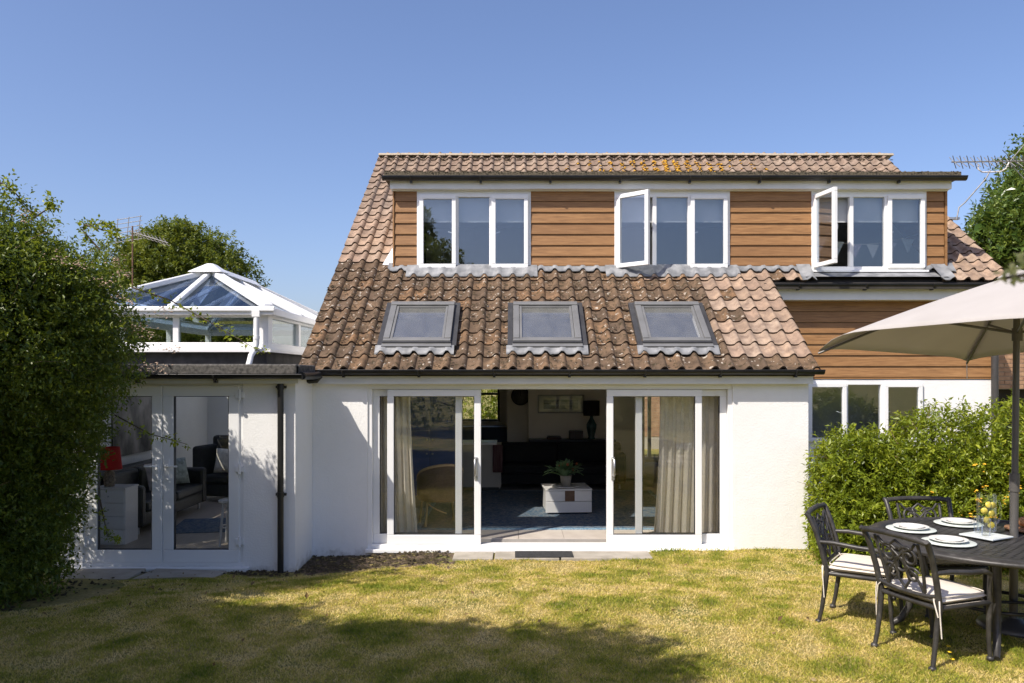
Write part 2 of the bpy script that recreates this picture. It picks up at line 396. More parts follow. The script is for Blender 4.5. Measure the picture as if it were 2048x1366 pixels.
def tile_mesh(mat):
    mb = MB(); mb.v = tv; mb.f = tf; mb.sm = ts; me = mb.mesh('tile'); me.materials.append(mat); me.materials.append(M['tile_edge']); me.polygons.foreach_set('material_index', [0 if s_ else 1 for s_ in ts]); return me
tm_old, tm_new = tile_mesh(M['tile_old']), tile_mesh(M['tile_new'])
SK = [(-1.715, -.83), (-.01, .885), (1.69, 2.585)]; SKY0, SKY1 = 10.44, 11.23      # skylights
spots = []
for r in range(27):
    y0 = EY+r*GA*COS
    if y0 > RY-.05: break
    for c in range(48):
        x0 = VL+.01+c*TW; xc = x0+TW/2; ym = y0+.14
        if xc > VR: break
        if y0 < 11.80 and xc > 3.86: continue
        if -1.87 < xc < 6.66 and y0 > UW-.14 and y0 < 13.9: continue
        if xc > -1.6 and xc < 6.8 and 13.9 <= y0 < 14.6: continue
        if any(a-.0 < xc < b+.07 and SKY0-.16 < ym < SKY1+.06 for a, b in SK): continue
        if 4.42 < xc < 6.42 and y0 > 11.8 and y0 < 13: continue
        spots.append((y0, x0, r, c))
def tile_matrix(x0, y0, jit=True):
    j = random.uniform
    Mx = Matrix.Translation((x0+j(-.003, .003), y0, rz(y0)-.022)) @ Matrix.Rotation(ANG-.078+j(-.010, .010), 4, 'X') @ Matrix.Rotation(j(-.018, .018), 4, 'Z') @ Matrix.Rotation(j(-.022, .022), 4, 'Y')
    return Mx
def is_old(x, y, r):
    xb = 2.62 + .05*math.sin(r*1.7)
    return r == 0 or (y < UW-.02 and x < xb and not (r > 7 and x > 1.9 and random.random() < .6)) or random.random() < .03
spots.sort()
jv, jf, jr, jsm = [], [], [], []
tva = np.array(tv)
for k, (y0, x0, r, c) in enumerate(spots):
    Mx = tile_matrix(x0, y0)
    if k < 300:
        o = bpy.data.objects.new('tile', tm_old if is_old(x0, y0, r) else tm_new); col.objects.link(o); o.parent = roof; o.matrix_basis = Mx
    else:
        A = np.array(Mx); P = tva @ A[:3,:3].T+A[:3,3]; b = len(jv)*len(tv)
        jv.append(P); jf += [[i+b for i in f] for f in tf]; jsm += ts; jr.append(np.full(len(tv), random.random()))
me = npmesh('tiles', np.concatenate(jv), np.array(jf), {'rnd': np.concatenate(jr)})
me.polygons.foreach_set('use_smooth', jsm)
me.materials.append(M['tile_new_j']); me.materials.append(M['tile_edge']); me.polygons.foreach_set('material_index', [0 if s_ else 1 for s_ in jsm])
stuff(hp('tiles', me, M['tile_new_j'], roof))
# ridge tiles bedded in mortar
rt = MB(); n_ = 7
pr = [(.115*math.cos(math.pi*k/(n_-1)), .062*math.sin(math.pi*k/(n_-1))) for k in range(n_)]
rt.prism(pr, 'x', 0, .444); rm = rt.mesh('ridge_tile')
x = VL+.02
while x < VR-.3:
    o = hp('ridge_tile', rm, M['ridge'], roof); o.location = (x, RY+.02, RZ-.03+random.uniform(-.004, .006)); o.rotation_euler = (0, random.uniform(-.008, .008), 0); x += .45
# moss clumps
def clump_mesh(pts, sizes, name):
    base = np.array([(1,0,0),(-1,0,0),(0,1,0),(0,-1,0),(0,0,.8),(.6,.6,.35),(-.6,.6,.35),(-.6,-.6,.35),(.6,-.6,.35)])
    fc = np.array([(0,5,8),(1,7,6),(2,6,5),(3,8,7),(4,8,5),(4,5,6),(4,6,7),(4,7,8),(0,2,5),(2,1,6),(1,3,7),(3,0,8)])
    N = len(pts); V = np.repeat(base[None], N, 0)*(1+rng.uniform(-.35, .35, (N, 9, 1)))*np.asarray(sizes)[:, None, None]+np.asarray(pts)[:, None]
    return npmesh(name, V.reshape(-1, 3), (fc[None]+np.arange(N)[:, None, None]*9).reshape(-1, 3))
mp, ms = [], []
for (y0, x0, r, c) in spots:
    if y0 < UW-.1 and x0 < 2.7:
        dens = 14 if x0 < -1.2 else 8
        for _ in range(random.randint(0, dens)):
            u = random.betavariate(1.2, 2.5)*TW*.62; s_ = random.uniform(-.02, .16) if random.random() < .5 else random.uniform(0, .28)
            y = y0+s_*COS; mp.append((x0+u, y, rz(y)-.012)); ms.append(random.uniform(.006, .017))
for _ in range(900):
    x = random.uniform(VL, VR); y = RY-random.uniform(.06, .30)**1.1; mp.append((x, y, rz(y)+.008)); ms.append(random.uniform(.008, .024))
stuff(hp('moss', clump_mesh(mp, ms, 'moss'), M['moss'], roof))
# yellow lichen on the upper tiles
yl, ysz = [], []
for _ in range(900):
    x = random.gauss(3.0, .75); y = random.uniform(15.1, 15.75)
    if abs(((x-VL-.01)/TW) % 1-.77) > .22: continue
    yl.append((x, y, rz(y)+.022)); ysz.append(random.uniform(.012, .034))
stuff(hp('lichen', clump_mesh(yl, ysz, 'lichen'), surf('yellow_lichen', (.50,.25,.02), (.62,.36,.04), 40, .95), roof))

# ---- gutters, fascias
def gutter(x0, x1, y, z, r=.058, w_=None, endcaps=True):
    mb = MB(); n = 9; prof = [(math.cos(math.pi+math.pi*k/(n-1))*r, math.sin(math.pi+math.pi*k/(n-1))*r) for k in range(n)]
    vs = [(xx, y+a, z+b) for xx in (x0, x1) for a, b in prof]+[(xx, y+a*.93, z+b*.93) for xx in (x0, x1) for a, b in prof]
    fs = [(k, k+1, n+k+1, n+k) for k in range(n-1)]+[(2*n+k+1, 2*n+k, 3*n+k, 3*n+k+1) for k in range(n-1)]
    fs += [(0, n, 3*n, 2*n), (n-1, 3*n-1, 4*n-1, 2*n-1)]; mb.add(vs, fs, True)
    for xx in (x0, x1): mb.add([(xx, y+a, z+b) for a, b in prof], [tuple(range(n))])
    mb.tube([(x0, y-r, z), (x1, y-r, z)], .007, 6)
    return mb
def brackets(g, x0, x1, y, z, step):
    x = x0+.35
    while x < x1-.1:
        b = MB(); b.tube([(x, y+.058*math.cos(a)*1.12, z+.058*math.sin(a)*1.12) for a in np.linspace(math.pi, 2*math.pi, 8)], .012, 6)
        b.box(x-.016, x+.016, y-.01, y+.055, z-.092, z-.055); hp('bracket', b, M['black_pvc'], g); x += step
GY0 = 10.03
gm = hp('gutter', gutter(-2.46, 3.90, GY0, 2.062), M['black_pvc']); brackets(gm, -2.5, 3.9, GY0, 2.062, .95)
hp('fascia', MB().box(-2.49, 3.80, 10.11, FW-.002, 1.885, 2.03), M['white_paint'], None, .004)
gr_ = hp('gutter', gutter(3.72, 7.62, 11.90, 3.36), M['black_pvc']); brackets(gr_, 3.9, 7.6, 11.90, 3.36, 1.0)
hp('fascia', MB().box(3.80, 7.46, 11.98, UW+.02, 3.13, 3.32), M['white_paint'], None, .004)
gd = hp('gutter', gutter(-1.98, 6.80, 11.985, 4.985, .062), M['black_pvc']); brackets(gd, -1.9, 6.8, 11.985, 4.985, 1.05)
DX, DXR = -1.84, 6.60
hp('fascia', MB().box(DX-.04, DXR+.03, 12.06, UW-.045, 4.82, 4.965), M['white_paint'], None, .004)
hp('soffit', MB().box(DX-.03, DXR+.02, UW-.045, UW+.03, 4.805, 4.83), M['white_paint'])
fr = hp('flat_roof', MB().box(-1.96, 6.74, 12.0, 14.05, 4.967, 5.065), M['gravel_moss'])
cm = [(random.uniform(-1.95, 6.73), 12.0+random.uniform(0, .12)**1.2, 5.062+random.uniform(-.03, .008)) for _ in range(2600)]
stuff(hp('gravel', clump_mesh(cm, [random.uniform(.006, .016) for _ in cm], 'gravel'), M['gravel_moss'], fr))
# downpipe at the right corner and at the side room
def downpipe(x, y, z0, z1, r, name='downpipe', mat=None, clips=()):
    mb = MB().tube([(x, y, z0), (x, y, z1)], r, 12)
    for z in clips: mb.tube([(x, y, z-.03), (x, y, z+.03)], r*1.2, 12); mb.box(x-r*1.7, x+r*1.7, y+r*.4, y+r*1.3, z-.015, z+.015)
    return hp(name, mb, mat or M['black_pvc'])
downpipe(7.28, 12.06, -.3, 3.3, .05, clips=(.9, 2.7), mat=surf('grey_pvc', (.045,.042,.04), (.06,.056,.053), 6, .45))

# ---- cladding boards
def boards(parent, x0, x1, z0, z1, yb, h=.168):
    z = z1
    while z > z0+.02:
        zb = max(z-h, z0); mb = MB()
        mb.prism([(yb, zb+.004), (yb-.030, zb+.004), (yb-.030, zb+.016), (yb-.012, z), (yb, z)], 'x', x0, x1)
        hp('board', mb, M['clad'], parent); z -= h
WX = [(PX(836, UW), PX(1060, UW)), (PX(1230, UW), PX(1457, UW)), (PX(1623, UW), PX(1849, UW))]
WZ0, WZ1 = PZ(541, UW), PZ(388, UW)
dw = hp('dormer_wall', wall_xz(DX, DXR, 3.50, 4.83, UW, 12.36, [(a, b, WZ0, WZ1+.03) for a, b in WX]), M['clad_back'])
edges = [DX+.012, *[e for w_ in WX for e in w_], DXR-.02]
for k in range(0, 8, 2): boards(dw, edges[k]+.012, edges[k+1]-.012, 3.665 if k != 6 else 3.63, 4.82, UW-.002)
trim = M['upvc']
for a, b in WX:
    hp('window_trim', MB().box(a-.012, a, UW-.035, UW-.002, WZ0, 4.805).box(b, b+.012, UW-.035, UW-.002, WZ0, 4.805).box(a, b, UW-.02, UW-.002, WZ1, 4.805), trim)
for x_, e_ in ((DX-.012, DX+.012), (DXR-.02, DXR+.012)): hp('corner_trim', MB().box(x_, e_, UW-.04, UW-.001, 3.62, 4.81), M['clad'])
# dormer cheeks
for x0, x1 in ((DX, DX+.12), (DXR-.12, DXR)):
    hp('dormer_cheek', MB().prism([(12.362, rz(12.362)-.1), (13.95, rz(13.95)-.1), (13.95, 4.96), (12.362, 4.96)], 'x', x0, x1), M['clad'])
boards(uw, 3.775, 7.33, 1.935, 3.14, UW+.018, .168)
hp('corner_trim', MB().box(7.331, 7.40, UW-.03, UW+.03, -.3, 3.13), trim)

# ---- windows
def sash(mb, w_, h, M_, fw=.062, dp=.06):
    mb.frame(0, w_, 0, h, fw, -dp/2, dp/2, M_); return mb
def window(x0, x1, z0, z1, y, left_angle=0, glassm='win_glass', blinds=True, lead_sill=True):
    fr_ = MB().frame(x0, x1, z0, z1, .055, y-.01, y+.07)
    w3 = (x1-x0-.11); m1 = x0+.055+w3*.335; m2 = x0+.055+w3*.665
    for m in (m1, m2): fr_.box(m-.03, m+.03, y-.01, y+.07, z0+.055, z1-.055)
    fo = hp('window', fr_, M['upvc'], None, .005)
    cells = [(x0+.03, m1-.006), (m1+.03, m2-.03), (m2+.006, x1-.03)]
    for k, (a, b) in enumerate(cells):
        h = z1-z0-.06; zz = z0+.03
        if k == 1:
            hp('pane', MB().box(a, b, y+.03, y+.036, z0+.055, z1-.055), M[glassm], fo); continue
        ang = left_angle if k == 0 else 0
        Mx = Matrix.Translation((a, y-.022, zz)) @ Matrix.Rotation(-ang, 4, 'Z')
        so = hp('sash', sash(MB(), b-a, h, None), M['upvc'], fo, .006); so.matrix_basis = Mx
        go = hp('pane', MB().box(.06, b-a-.06, -.003, .003, .06, h-.06), M[glassm], fo); go.matrix_basis = Mx
        hx = b-a-.035 if k == 0 else .035
        hd = hp('handle', MB().box(hx-.012, hx+.012, .03, .05, h*.45, h*.52).tube([(hx, .055, h*.48), (hx-.09*(1 if k == 0 else -1), .06, h*.48+.03)], .009, 6), M['upvc'], fo); hd.matrix_basis = Mx
    if blinds:
        hp('roller_blind', MB().box(x0+.06, x1-.06, y+.11, y+.114, z1-.42, z1-.05).tube([(x0+.06, y+.13, z1-.07), (x1-.06, y+.13, z1-.07)], .022, 8), M['pale_blind'], fo)
    return fo
window(*WX[0], WZ0, WZ1, UW-.03)
window(*WX[1], WZ0, WZ1, UW-.03, R(42))
window(*WX[2], WZ0, WZ1, UW-.03, R(80))
window(LWX0, LWX1, .95, 1.905, UW+.01, 0, blinds=False)
hp('partition', MB().box(3.75, 7.11, 13.6, 13.65, FLOOR, 2.28), M['grey_room'])
# lead under the dormer
def wavy_lead(x0, x1, y_top, y_bot, lift=.04, step=.0354):
    xs = np.arange(x0, x1+1e-6, step); vs = []; fs = []
    def prof(x):
        u = ((x-VL-.01)/TW) % 1.0
        return -.006 if u < .54 else .046*math.sin(math.pi*(u-.54)/.46)**.8
    for x in xs:
        yb = y_bot+random.uniform(-.006, .006)
        vs += [(x, y_top, rz(y_top)+lift+.012), (x, (y_top+yb)/2, rz((y_top+yb)/2)+lift*.6+prof(x)*.6), (x, yb, rz(yb)+prof(x)+.008), (x, yb+.004, rz(yb)+prof(x)-.004)]
    for i in range(len(xs)-1):
        for k in range(3): fs.append((i*4+k+1, (i+1)*4+k+1, (i+1)*4+k, i*4+k))
    return MB().add(vs, fs, True)
for k, (a, b) in enumerate(((edges[0]-.06, edges[1]), (edges[2], edges[3]), (edges[4], edges[5]-.05), (edges[6], edges[7]+.12))):
    hp('lead_flashing', wavy_lead(a-.03, b+.03, UW+.02, UW-.10), M['lead'])
for a, b in WX[:2]: hp('lead_flashing', wavy_lead(a-.16, b+.14, UW-.02, UW-.235), M['lead'])
a, b = WX[2]
y_, = (UW-.29,)
hp('lead_flashing', MB().add([(a-.12, UW-.03, WZ0-.0), (b+.14, UW-.03, WZ0-.0), (b+.14, UW-.06, WZ0-.035), (a-.12, UW-.06, WZ0-.035), (b+.22, 11.89, rz(11.89)+.03), (a-.2, 11.89, rz(11.89)+.03)], [(3,2,1,0), (5,4,2,3)]), M['lead'])
for x_ in (a-.25, b+.08): hp('lead_flashing', wavy_lead(x_, x_+.24, UW-.02, 11.87, .05), M['lead'])
for a, b in WX: hp('sill', MB().box(a-.02, b+.02, UW-.10, UW-.04, WZ0-.035, WZ0-.004), M['upvc'], None, .004)
# soaker up the left cheek
hp('lead_flashing', MB().add([(DX-.002, UW-.02, rz(UW)+.02), (DX-.17, UW-.02, rz(UW)+.03), (DX-.03, UW+.75, rz(UW+.75)+.05), (DX-.002, UW+.75, rz(UW+.75)+.06), (DX-.002, UW-.02, rz(UW)+.12)], [(0,1,2,3), (0,3,4)]), M['upvc'])

# ---- skylights
def slope_M(x, y, lift=0.0):
    return Matrix.Translation((x, y, rz(y))) @ Matrix.Rotation(ANG, 4, 'X') @ Matrix.Translation((0, 0, lift))
SL = (SKY1-SKY0)/COS
for a, b in SK:
    wv = b-a; Mx = slope_M(a, SKY0)
    f_ = MB().box(0, wv, 0, .055, .02, .070).box(.0, wv, SL-.085, SL, .02, .088).box(0, .082, .055, SL-.085, .02, .078).box(wv-.082, wv, .055, SL-.085, .02, .078)
    fo = hp('skylight', f_, M['velux'], None, .006); fo.matrix_basis = Mx
    hp('bottom_rail', MB().box(-.005, wv+.005, -.035, -.001, .012, .06), M['velux_dark'], fo)
    hp('flashing', MB().box(-.075, -.004, -.06, SL+.06, -.03, .03).box(wv+.004, wv+.075, -.06, SL+.06, -.03, .03).box(-.002, wv+.002, SL+.004, SL+.07, -.03, .03), M['velux_dark'], fo)
    hp('sash', MB().box(.086, .118, .06, SL-.09, .035, .066).box(wv-.118, wv-.086, .06, SL-.09, .035, .066).box(.118, wv-.118, .06, .09, .035, .062).box(.118, wv-.118, SL-.115, SL-.09, .035, .060), M['velux'], fo, .003)
    hp('pane', MB().box(.119, wv-.119, .091, SL-.116, .042, .048), M['sky_glass'], fo)
    hp('lining', MB().box(.045, .075, .04, SL-.05, -.14, .03).box(wv-.075, wv-.045, .04, SL-.05, -.14, .03).box(.075, wv-.075, .04, .07, -.14, .03).box(.075, wv-.075, SL-.08, SL-.05, -.14, .03), M['interior_white'], fo)
    hp('sill_strip', MB().box(-.01, wv+.01, -.10, -.036, .004, .045), M['velux'], fo)
    ap = hp('lead_apron', wavy_lead(a-.09, b+.08, SKY0-.07, SKY0-.17, .03), M['lead'])

# ---- sliding doors
sdo = MB().frame(DX0, DX1, DZ0, DZ1, .055, FW+.02, FW+.16)
sdo.box(DX0-.02, DX1+.02, FW-.07, FW+.019, DZ0-.03, DZ0+.012)
sl = hp('sliding_door', sdo, M['upvc'], None, .005)
hp('threshold', MB().box(DX0+.056, DX1-.056, FW+.0, FW+.15, DZ0+.013, DZ0+.062), M['upvc'], sl, .004)
def panel(x0, x1, y, st=.085):
    z0, z1 = DZ0+.065, DZ1-.06
    hp('door_panel', MB().box(x0, x1, y-.03, y+.03, z0, z0+.12).box(x0, x1, y-.03, y+.03, z1-st, z1).box(x0, x0+st, y-.03, y+.03, z0+.12, z1-st).box(x1-st, x1, y-.03, y+.03, z0+.12, z1-st), M['upvc'], sl, .006)
    hp('gasket', MB().frame(x0+st-.001, x1-st+.001, z0+.119, z1-st+.001, .008, y-.022, y+.022), M['velux_dark'], sl)
    hp('pane', MB().box(x0+st-.002, x1-st+.002, y-.004, y+.004, z0+.118, z1-st+.002), M['glass'], sl)
panel(DX0+.056, PX(924, 10.3), FW+.115); panel(PX(1271, 10.3), DX1-.056, FW+.115)
panel(PX(775, 10.24), PX(962, 10.24), FW+.04); panel(PX(1213, 10.24), PX(1403, 10.24), FW+.04)
for xh, sg in ((PX(952, 10.2), 1), (PX(1226, 10.2), -1)):
    z = PZ(935, 10.2)
    h = MB().tube([(xh, FW+.008, z+.11), (xh-.012*sg, FW-.045, z+.10), (xh-.012*sg, FW-.045, z-.10), (xh, FW+.008, z-.11)], .013, 8)
    h.box(xh-.02, xh+.02, FW-.002, FW+.010, z-.16, z+.13); hp('handle', h, M['steel'], sl)
hp('handle_keep', MB().box(DX1-.2, DX1-.16, FW+.07, FW+.084, DZ1-.13, DZ1-.10), M['upvc'], sl)

# ---- french doors of the side room
fdz0, fdz1 = -.26, 1.92
fd = hp('french_door', MB().frame(FX0, FX1, fdz0, fdz1, .05, EW+.02, EW+.09), M['upvc'], None, .005)
hp('sill', MB().box(FX0-.10, FX1+.08, EW-.09, EW+.018, fdz0-.05, fdz0-.002), M['upvc'], fd, .004)
mid = PX(325, EW)
for x0, x1, hs in ((FX0+.045, mid-.003, 1), (mid+.003, FX1-.045, -1)):
    y = EW+.035; z0, z1 = fdz0+.045, fdz1-.045; st = .125
    hp('door_leaf', MB().box(x0, x1, y-.035, y+.035, z0, z0+.15).box(x0, x1, y-.035, y+.035, z1-st, z1).box(x0, x0+st, y-.035, y+.035, z0+.15, z1-st).box(x1-st, x1, y-.035, y+.035, z0+.15, z1-st), M['upvc'], fd, .007)
    hp('gasket', MB().frame(x0+st-.001, x1-st+.001, z0+.149, z1-st+.001, .008, y-.026, y+.026), M['velux_dark'], fd)
    hp('pane', MB().box(x0+st-.002, x1-st+.002, y-.004, y+.004, z0+.148, z1-st+.002), M['glass'], fd)
    xh = x1-.06 if hs == 1 else x0+.06; z = PZ(932, EW)
    hp('handle', MB().box(xh-.018, xh+.018, y-.048, y-.036, z-.16, z+.08).tube([(xh, y-.04, z), (xh, y-.085, z), (xh-hs*.04, y-.09, z), (xh-hs*.13, y-.085, z)], .011, 8), M['upvc'], fd)
    xe = x0-.01 if hs == 1 else x1+.01
    for z in (PZ(790, EW), PZ(938, EW), PZ(1083, EW)):
        hp('hinge', MB().tube([(xe, y-.05, z-.06), (xe, y-.05, z+.06)], .016, 8).box(xe-.05, xe+.05, y-.055, y-.036, z-.035, z+.035), M['upvc'], fd, .003)

# ---- flat roof of the side room
sr = hp('flat_roof', MB().box(-6.6, -2.50, 9.17, 10.0, 1.985, 2.10).box(-6.6, -2.66, 10.0, 10.55, 1.985, 2.10).box(-6.6, -5.92, 10.55, 15.42, 1.985, 2.10).box(-3.23, -2.66, 10.55, 15.42, 1.985, 2.10).box(-6.6, -2.66, 15.42, 15.9, 1.985, 2.10), M['felt'])
hp('roof_kerb', MB().box(-6.6, -2.50, 9.15, 9.25, 2.0, 2.125).box(-2.58, -2.485, 9.25, 9.98, 2.0, 2.12), M['felt'], sr, .02)
hp('fascia', MB().box(-6.6, -2.515, 9.28, 9.39, 1.90, 1.984), M['white_paint'])
g2 = hp('gutter', gutter(-6.6, -2.44, 9.19, 2.005, .05), M['black_pvc'])
brackets(g2, -6.5, -2.5, 9.19, 2.0, .9)
hp('gutter_bend', MB().tube([(-2.46, 9.25, 1.99), (-2.46, 9.8, 1.99), (-2.44, 9.95, 2.0)], .045, 10).tube([(-2.62+.0, 9.93, 1.96), (-2.55, 9.93, 1.92), (-2.47, 9.95, 1.925), (-2.42, 9.98, 1.99)], .03, 8), M['black_pvc'])
downpipe(PX(560, 9.3), 9.32, -.36, 1.98, .036, clips=(1.86, .6))

# ---- roof lantern
LX0, LX1, LY0, LY1 = -5.94, -3.24, 10.5, 15.5
LB, LE = 2.31, 2.86; AX = (LX0+LX1)/2; AZ = 3.56; AY0, AY1 = 12.1, 13.9
hp('upstand', MB().box(LX0+.03, LX1-.03, LY0+.03, LY0+.09, 2.101, LB).box(LX0+.03, LX1-.03, LY1-.09, LY1-.03, 2.101, LB).box(LX0+.03, LX0+.09, LY0+.09, LY1-.09, 2.101, LB).box(LX1-.09, LX1-.03, LY0+.09, LY1-.09, 2.101, LB), M['dark_felt'])
lf = MB()
for y in (LY0, LY1-.08): lf.box(LX0, LX1, y, y+.08, LB, LB+.12).box(LX0, LX1, y, y+.08, LE-.10, LE)
for x in (LX0, LX1-.08): lf.box(x, x+.08, LY0+.08, LY1-.08, LB, LB+.12).box(x, x+.08, LY0+.08, LY1-.08, LE-.10, LE)
for x in (LX0, PX(198, 10.5), PX(350, 10.5)-.03): lf.box(x, x+.075, LY0, LY0+.08, LB+.12, LE-.10)
lf.box(LX1-.20, LX1, LY0, LY0+.08, LB+.12, LE-.10)
for y in (LY0+.08, 12.0, 13.6, LY1-.18): lf.box(LX1-.08, LX1, y, y+.10, LB+.12, LE-.10).box(LX0, LX0+.08, y, y+.10, LB+.12, LE-.10)
lan = hp('roof_lantern', lf, M['upvc'], None, .005)
hp('sill', MB().box(LX0-.03, LX1+.05, LY0-.06, LY0-.001, LB-.01, LB+.035).box(LX1+.001, LX1+.05, LY0, LY1, LB-.01, LB+.035), M['upvc'], lan, .004)
lx = [LX0+.07, PX(198, 10.5), PX(350, 10.5), LX1-.19]
for a, b in zip(lx[:-1], lx[1:]): hp('pane', MB().box(a, b, LY0+.03, LY0+.036, LB+.11, LE-.09), M['lant_glass'], lan)
for a, b in ((LY0+.1, 12.02), (12.08, 13.62), (13.68, LY1-.1)): hp('pane', MB().box(LX1-.05, LX1-.044, a, b, LB+.11, LE-.09), M['lant_glass'], lan)
gp = [(0, 0), (-.02, -.0), (-.06, .04), (-.06, .10), (-.035, .10), (0, .03)]
eg = MB().box(LX0-.1, LX1+.10, LY0-.10, LY0-.001, LE-.075, LE+.02).box(LX1+.001, LX1+.10, LY0-.001, LY1, LE-.075, LE+.02)
eg.box(LX0-.12, LX1+.12, LY0-.125, LY0-.101, LE-.03, LE+.035)
hp('eaves_gutter', eg, M['upvc'], lan, .012)
Ef = [Vector((LX1, LY0, LE+.02)), Vector((LX0, LY0, LE+.02)), Vector((LX0, LY1, LE+.02)), Vector((LX1, LY1, LE+.02))]
A0, A1 = Vector((AX, AY0, AZ)), Vector((AX, AY1, AZ))
def bar(p, q, wd, h): 
    d = (q-p); L = d.length; Mx = Matrix.Translation(p) @ d.to_track_quat('Y', 'Z').to_matrix().to_4x4()
    return MB().box(-wd/2, wd/2, 0, L, -h*.3, h, Mx)
for p, q in ((Ef[0], A0), (Ef[1], A0), (Ef[2], A1), (Ef[3], A1)): hp('rafter', bar(p, q, .13, .06), M['upvc'], lan, .015)
hp('rafter', bar(Vector((AX+.06, LY0, LE+.02)), A0, .085, .05), M['upvc'], lan, .02)
for y in (AY0, (AY0+AY1)/2, AY1):
    hp('rafter', bar(Vector((LX1, y, LE+.02)), Vector((AX, y, AZ)), .06, .045), M['upvc'], lan, .012)
    hp('rafter', bar(Vector((LX0, y, LE+.02)), Vector((AX, y, AZ)), .06, .045), M['upvc'], lan, .012)
hp('ridge', MB().prism([(AX-.16, AZ-.01), (AX+.16, AZ-.01), (AX+.05, AZ+.09), (AX-.05, AZ+.09)], 'y', AY0-.12, AY1+.1), M['upvc'], lan, .01)
hp('finial', MB().add([(AX-.26, AY0-.32, AZ-.03), (AX+.26, AY0-.32, AZ-.03), (AX+.26, AY0+.1, AZ-.02), (AX-.26, AY0+.1, AZ-.02), (AX-.05, AY0-.1, AZ+.12), (AX+.05, AY0-.1, AZ+.12), (AX+.05, AY0+.1, AZ+.12), (AX-.05, AY0+.1, AZ+.12)], [(3,2,1,0),(4,5,6,7),(0,1,5,4),(1,2,6,5),(2,3,7,6),(3,0,4,7)]), M['upvc'], lan, .02)
def pane3(*ps): return MB().add([Vector(p)-Vector((0,0,.015)) for p in ps], [tuple(range(len(ps)))])
MF = Vector((AX+.06, LY0, LE+.02))
hp('pane', pane3(Ef[1], MF, A0), M['roof_glass'], lan); hp('pane', pane3(MF, Ef[0], A0), M['roof_glass'], lan)
hp('pane', pane3(Ef[0], Ef[3], A1, A0), M['roof_glass'], lan); hp('pane', pane3(Ef[2], Ef[1], A0, A1), M['roof_glass'], lan); hp('pane', pane3(Ef[3], Ef[2], A1), M['roof_glass'], lan)
xd = PX(512, 10.38)
hp('downpipe', MB().box(xd-.05, xd+.05, LY0-.14, LY0-.06, LE-.10, LE-.01).tube([(xd, 10.40, LE-.06), (xd, 10.40, LB+.10), (xd-.02, 10.40, LB+.02), (xd-.05, 10.33, LB-.06), (xd-.055, 10.30, LB-.13), (xd-.06, 10.26, LB-.19)], .037, 12, False).tube([(xd, 10.40, LB+.16), (xd, 10.40, LB+.20)], .043, 12), M['upvc'], lan)
# ------------------------------------------------------------------ paving at the doors
M['slab'] = surf('concrete_slab', (.30,.27,.22), (.40,.36,.30), 5, .9, .5, 60, .006, rnd=True)
def slab_obj(name, x0, x1, y0, y1, z, label, tilt=0):
    mb = MB().box(-(x1-x0)/2, (x1-x0)/2, -(y1-y0)/2, (y1-y0)/2, -.05, 0)
    o = tag(obj(name, mb, M['slab'], None, .008, ((x0+x1)/2, (y0+y1)/2, z)), label, 'paving slab', 'slabs along the sliding doors' if name == 'stepping_slab' else 'slabs at the french doors'); o.rotation_euler = (0, 0, tilt); return o
for k, (a, b, l) in enumerate(((908, 988, 'sandy concrete slab left of the doormat below the sliding doors'), (990, 1118, 'sandy concrete slab lying under the black doormat'), (1120, 1300, 'sandy concrete slab right of the doormat below the sliding doors'))):
    slab_obj('stepping_slab', PX(a, 10), PX(b, 10)-.008, 9.74, 10.118, -.245+.004*k, l, .0)
slab_obj('paving_slab', -5.15, -4.28, 8.62, 9.27, -.252, 'worn grey slab in shade left of the french door sill', .03)
slab_obj('paving_slab', -4.22, -3.35, 8.60, 9.25, -.256, 'grey slab below the right french door half in sun', -.12)
tag(obj('doormat', MB().box(PX(1030, 9.9), PX(1146, 9.9), 9.76, 10.08, -.2405, -.226), surf('rubber_mat', (.02,.02,.021), (.04,.04,.041), 60, .9, .8, 150, .01), None, .004), 'black rubber doormat on the slab before the open sliding doors', 'doormat')
# soil bed
n = 40; bx = np.linspace(-2.57, -.72, n); by = np.linspace(9.12, 10.19, 22)
BX, BY = np.meshgrid(bx, by); rn = rng.normal(0, .006, BX.shape)
edge = np.clip(np.minimum(BY-9.12-.26*sstep(-1.9, -.75, BX)-.05*np.sin(BX*7), 1)*4, -1, 1)
BZ = lawn_z(BX, BY)+.004*edge+rn+.006*np.sin(BX*23)*np.cos(BY*19)
ii, jj = np.meshgrid(np.arange(n-1), np.arange(21)); q = (jj*n+ii).ravel()
M['soil'] = surf('dry_soil', (.075,.052,.032), (.17,.122,.078), 22, 1, .9, 90, .02)
struct(obj('soil', npmesh('soil', np.stack([BX, BY, BZ], -1).reshape(-1, 3), np.stack([q, q+1, q+n+1, q+n], -1), smooth=True), M['soil']))
cp = []
for _ in range(900):
    x = random.uniform(-2.55, -.8); y = random.uniform(9.2+.26*float(sstep(-1.9, -.75, x)), 10.15); cp.append((x, y, float(lawn_z(x, y))+.02))
for _ in range(500):
    x = random.uniform(-5.2, -2.6); y = random.uniform(9.05, 9.38); cp.append((x, y, float(lawn_z(x, y))+.01))
for _ in range(900):
    x = random.gauss(-5.1, .5); y = random.gauss(7.7, .5); cp.append((x, y, float(lawn_z(x, y))+.006))
lt = stuff(obj('leaf_litter', clump_mesh(cp, [abs(random.gauss(.008, .008))+.004 for _ in cp], 'leaf_litter'), M['moss']))
lt['label'] = 'dry soil crumbs and leaf litter along the foot of the wall'; lt['category'] = 'leaf litter'

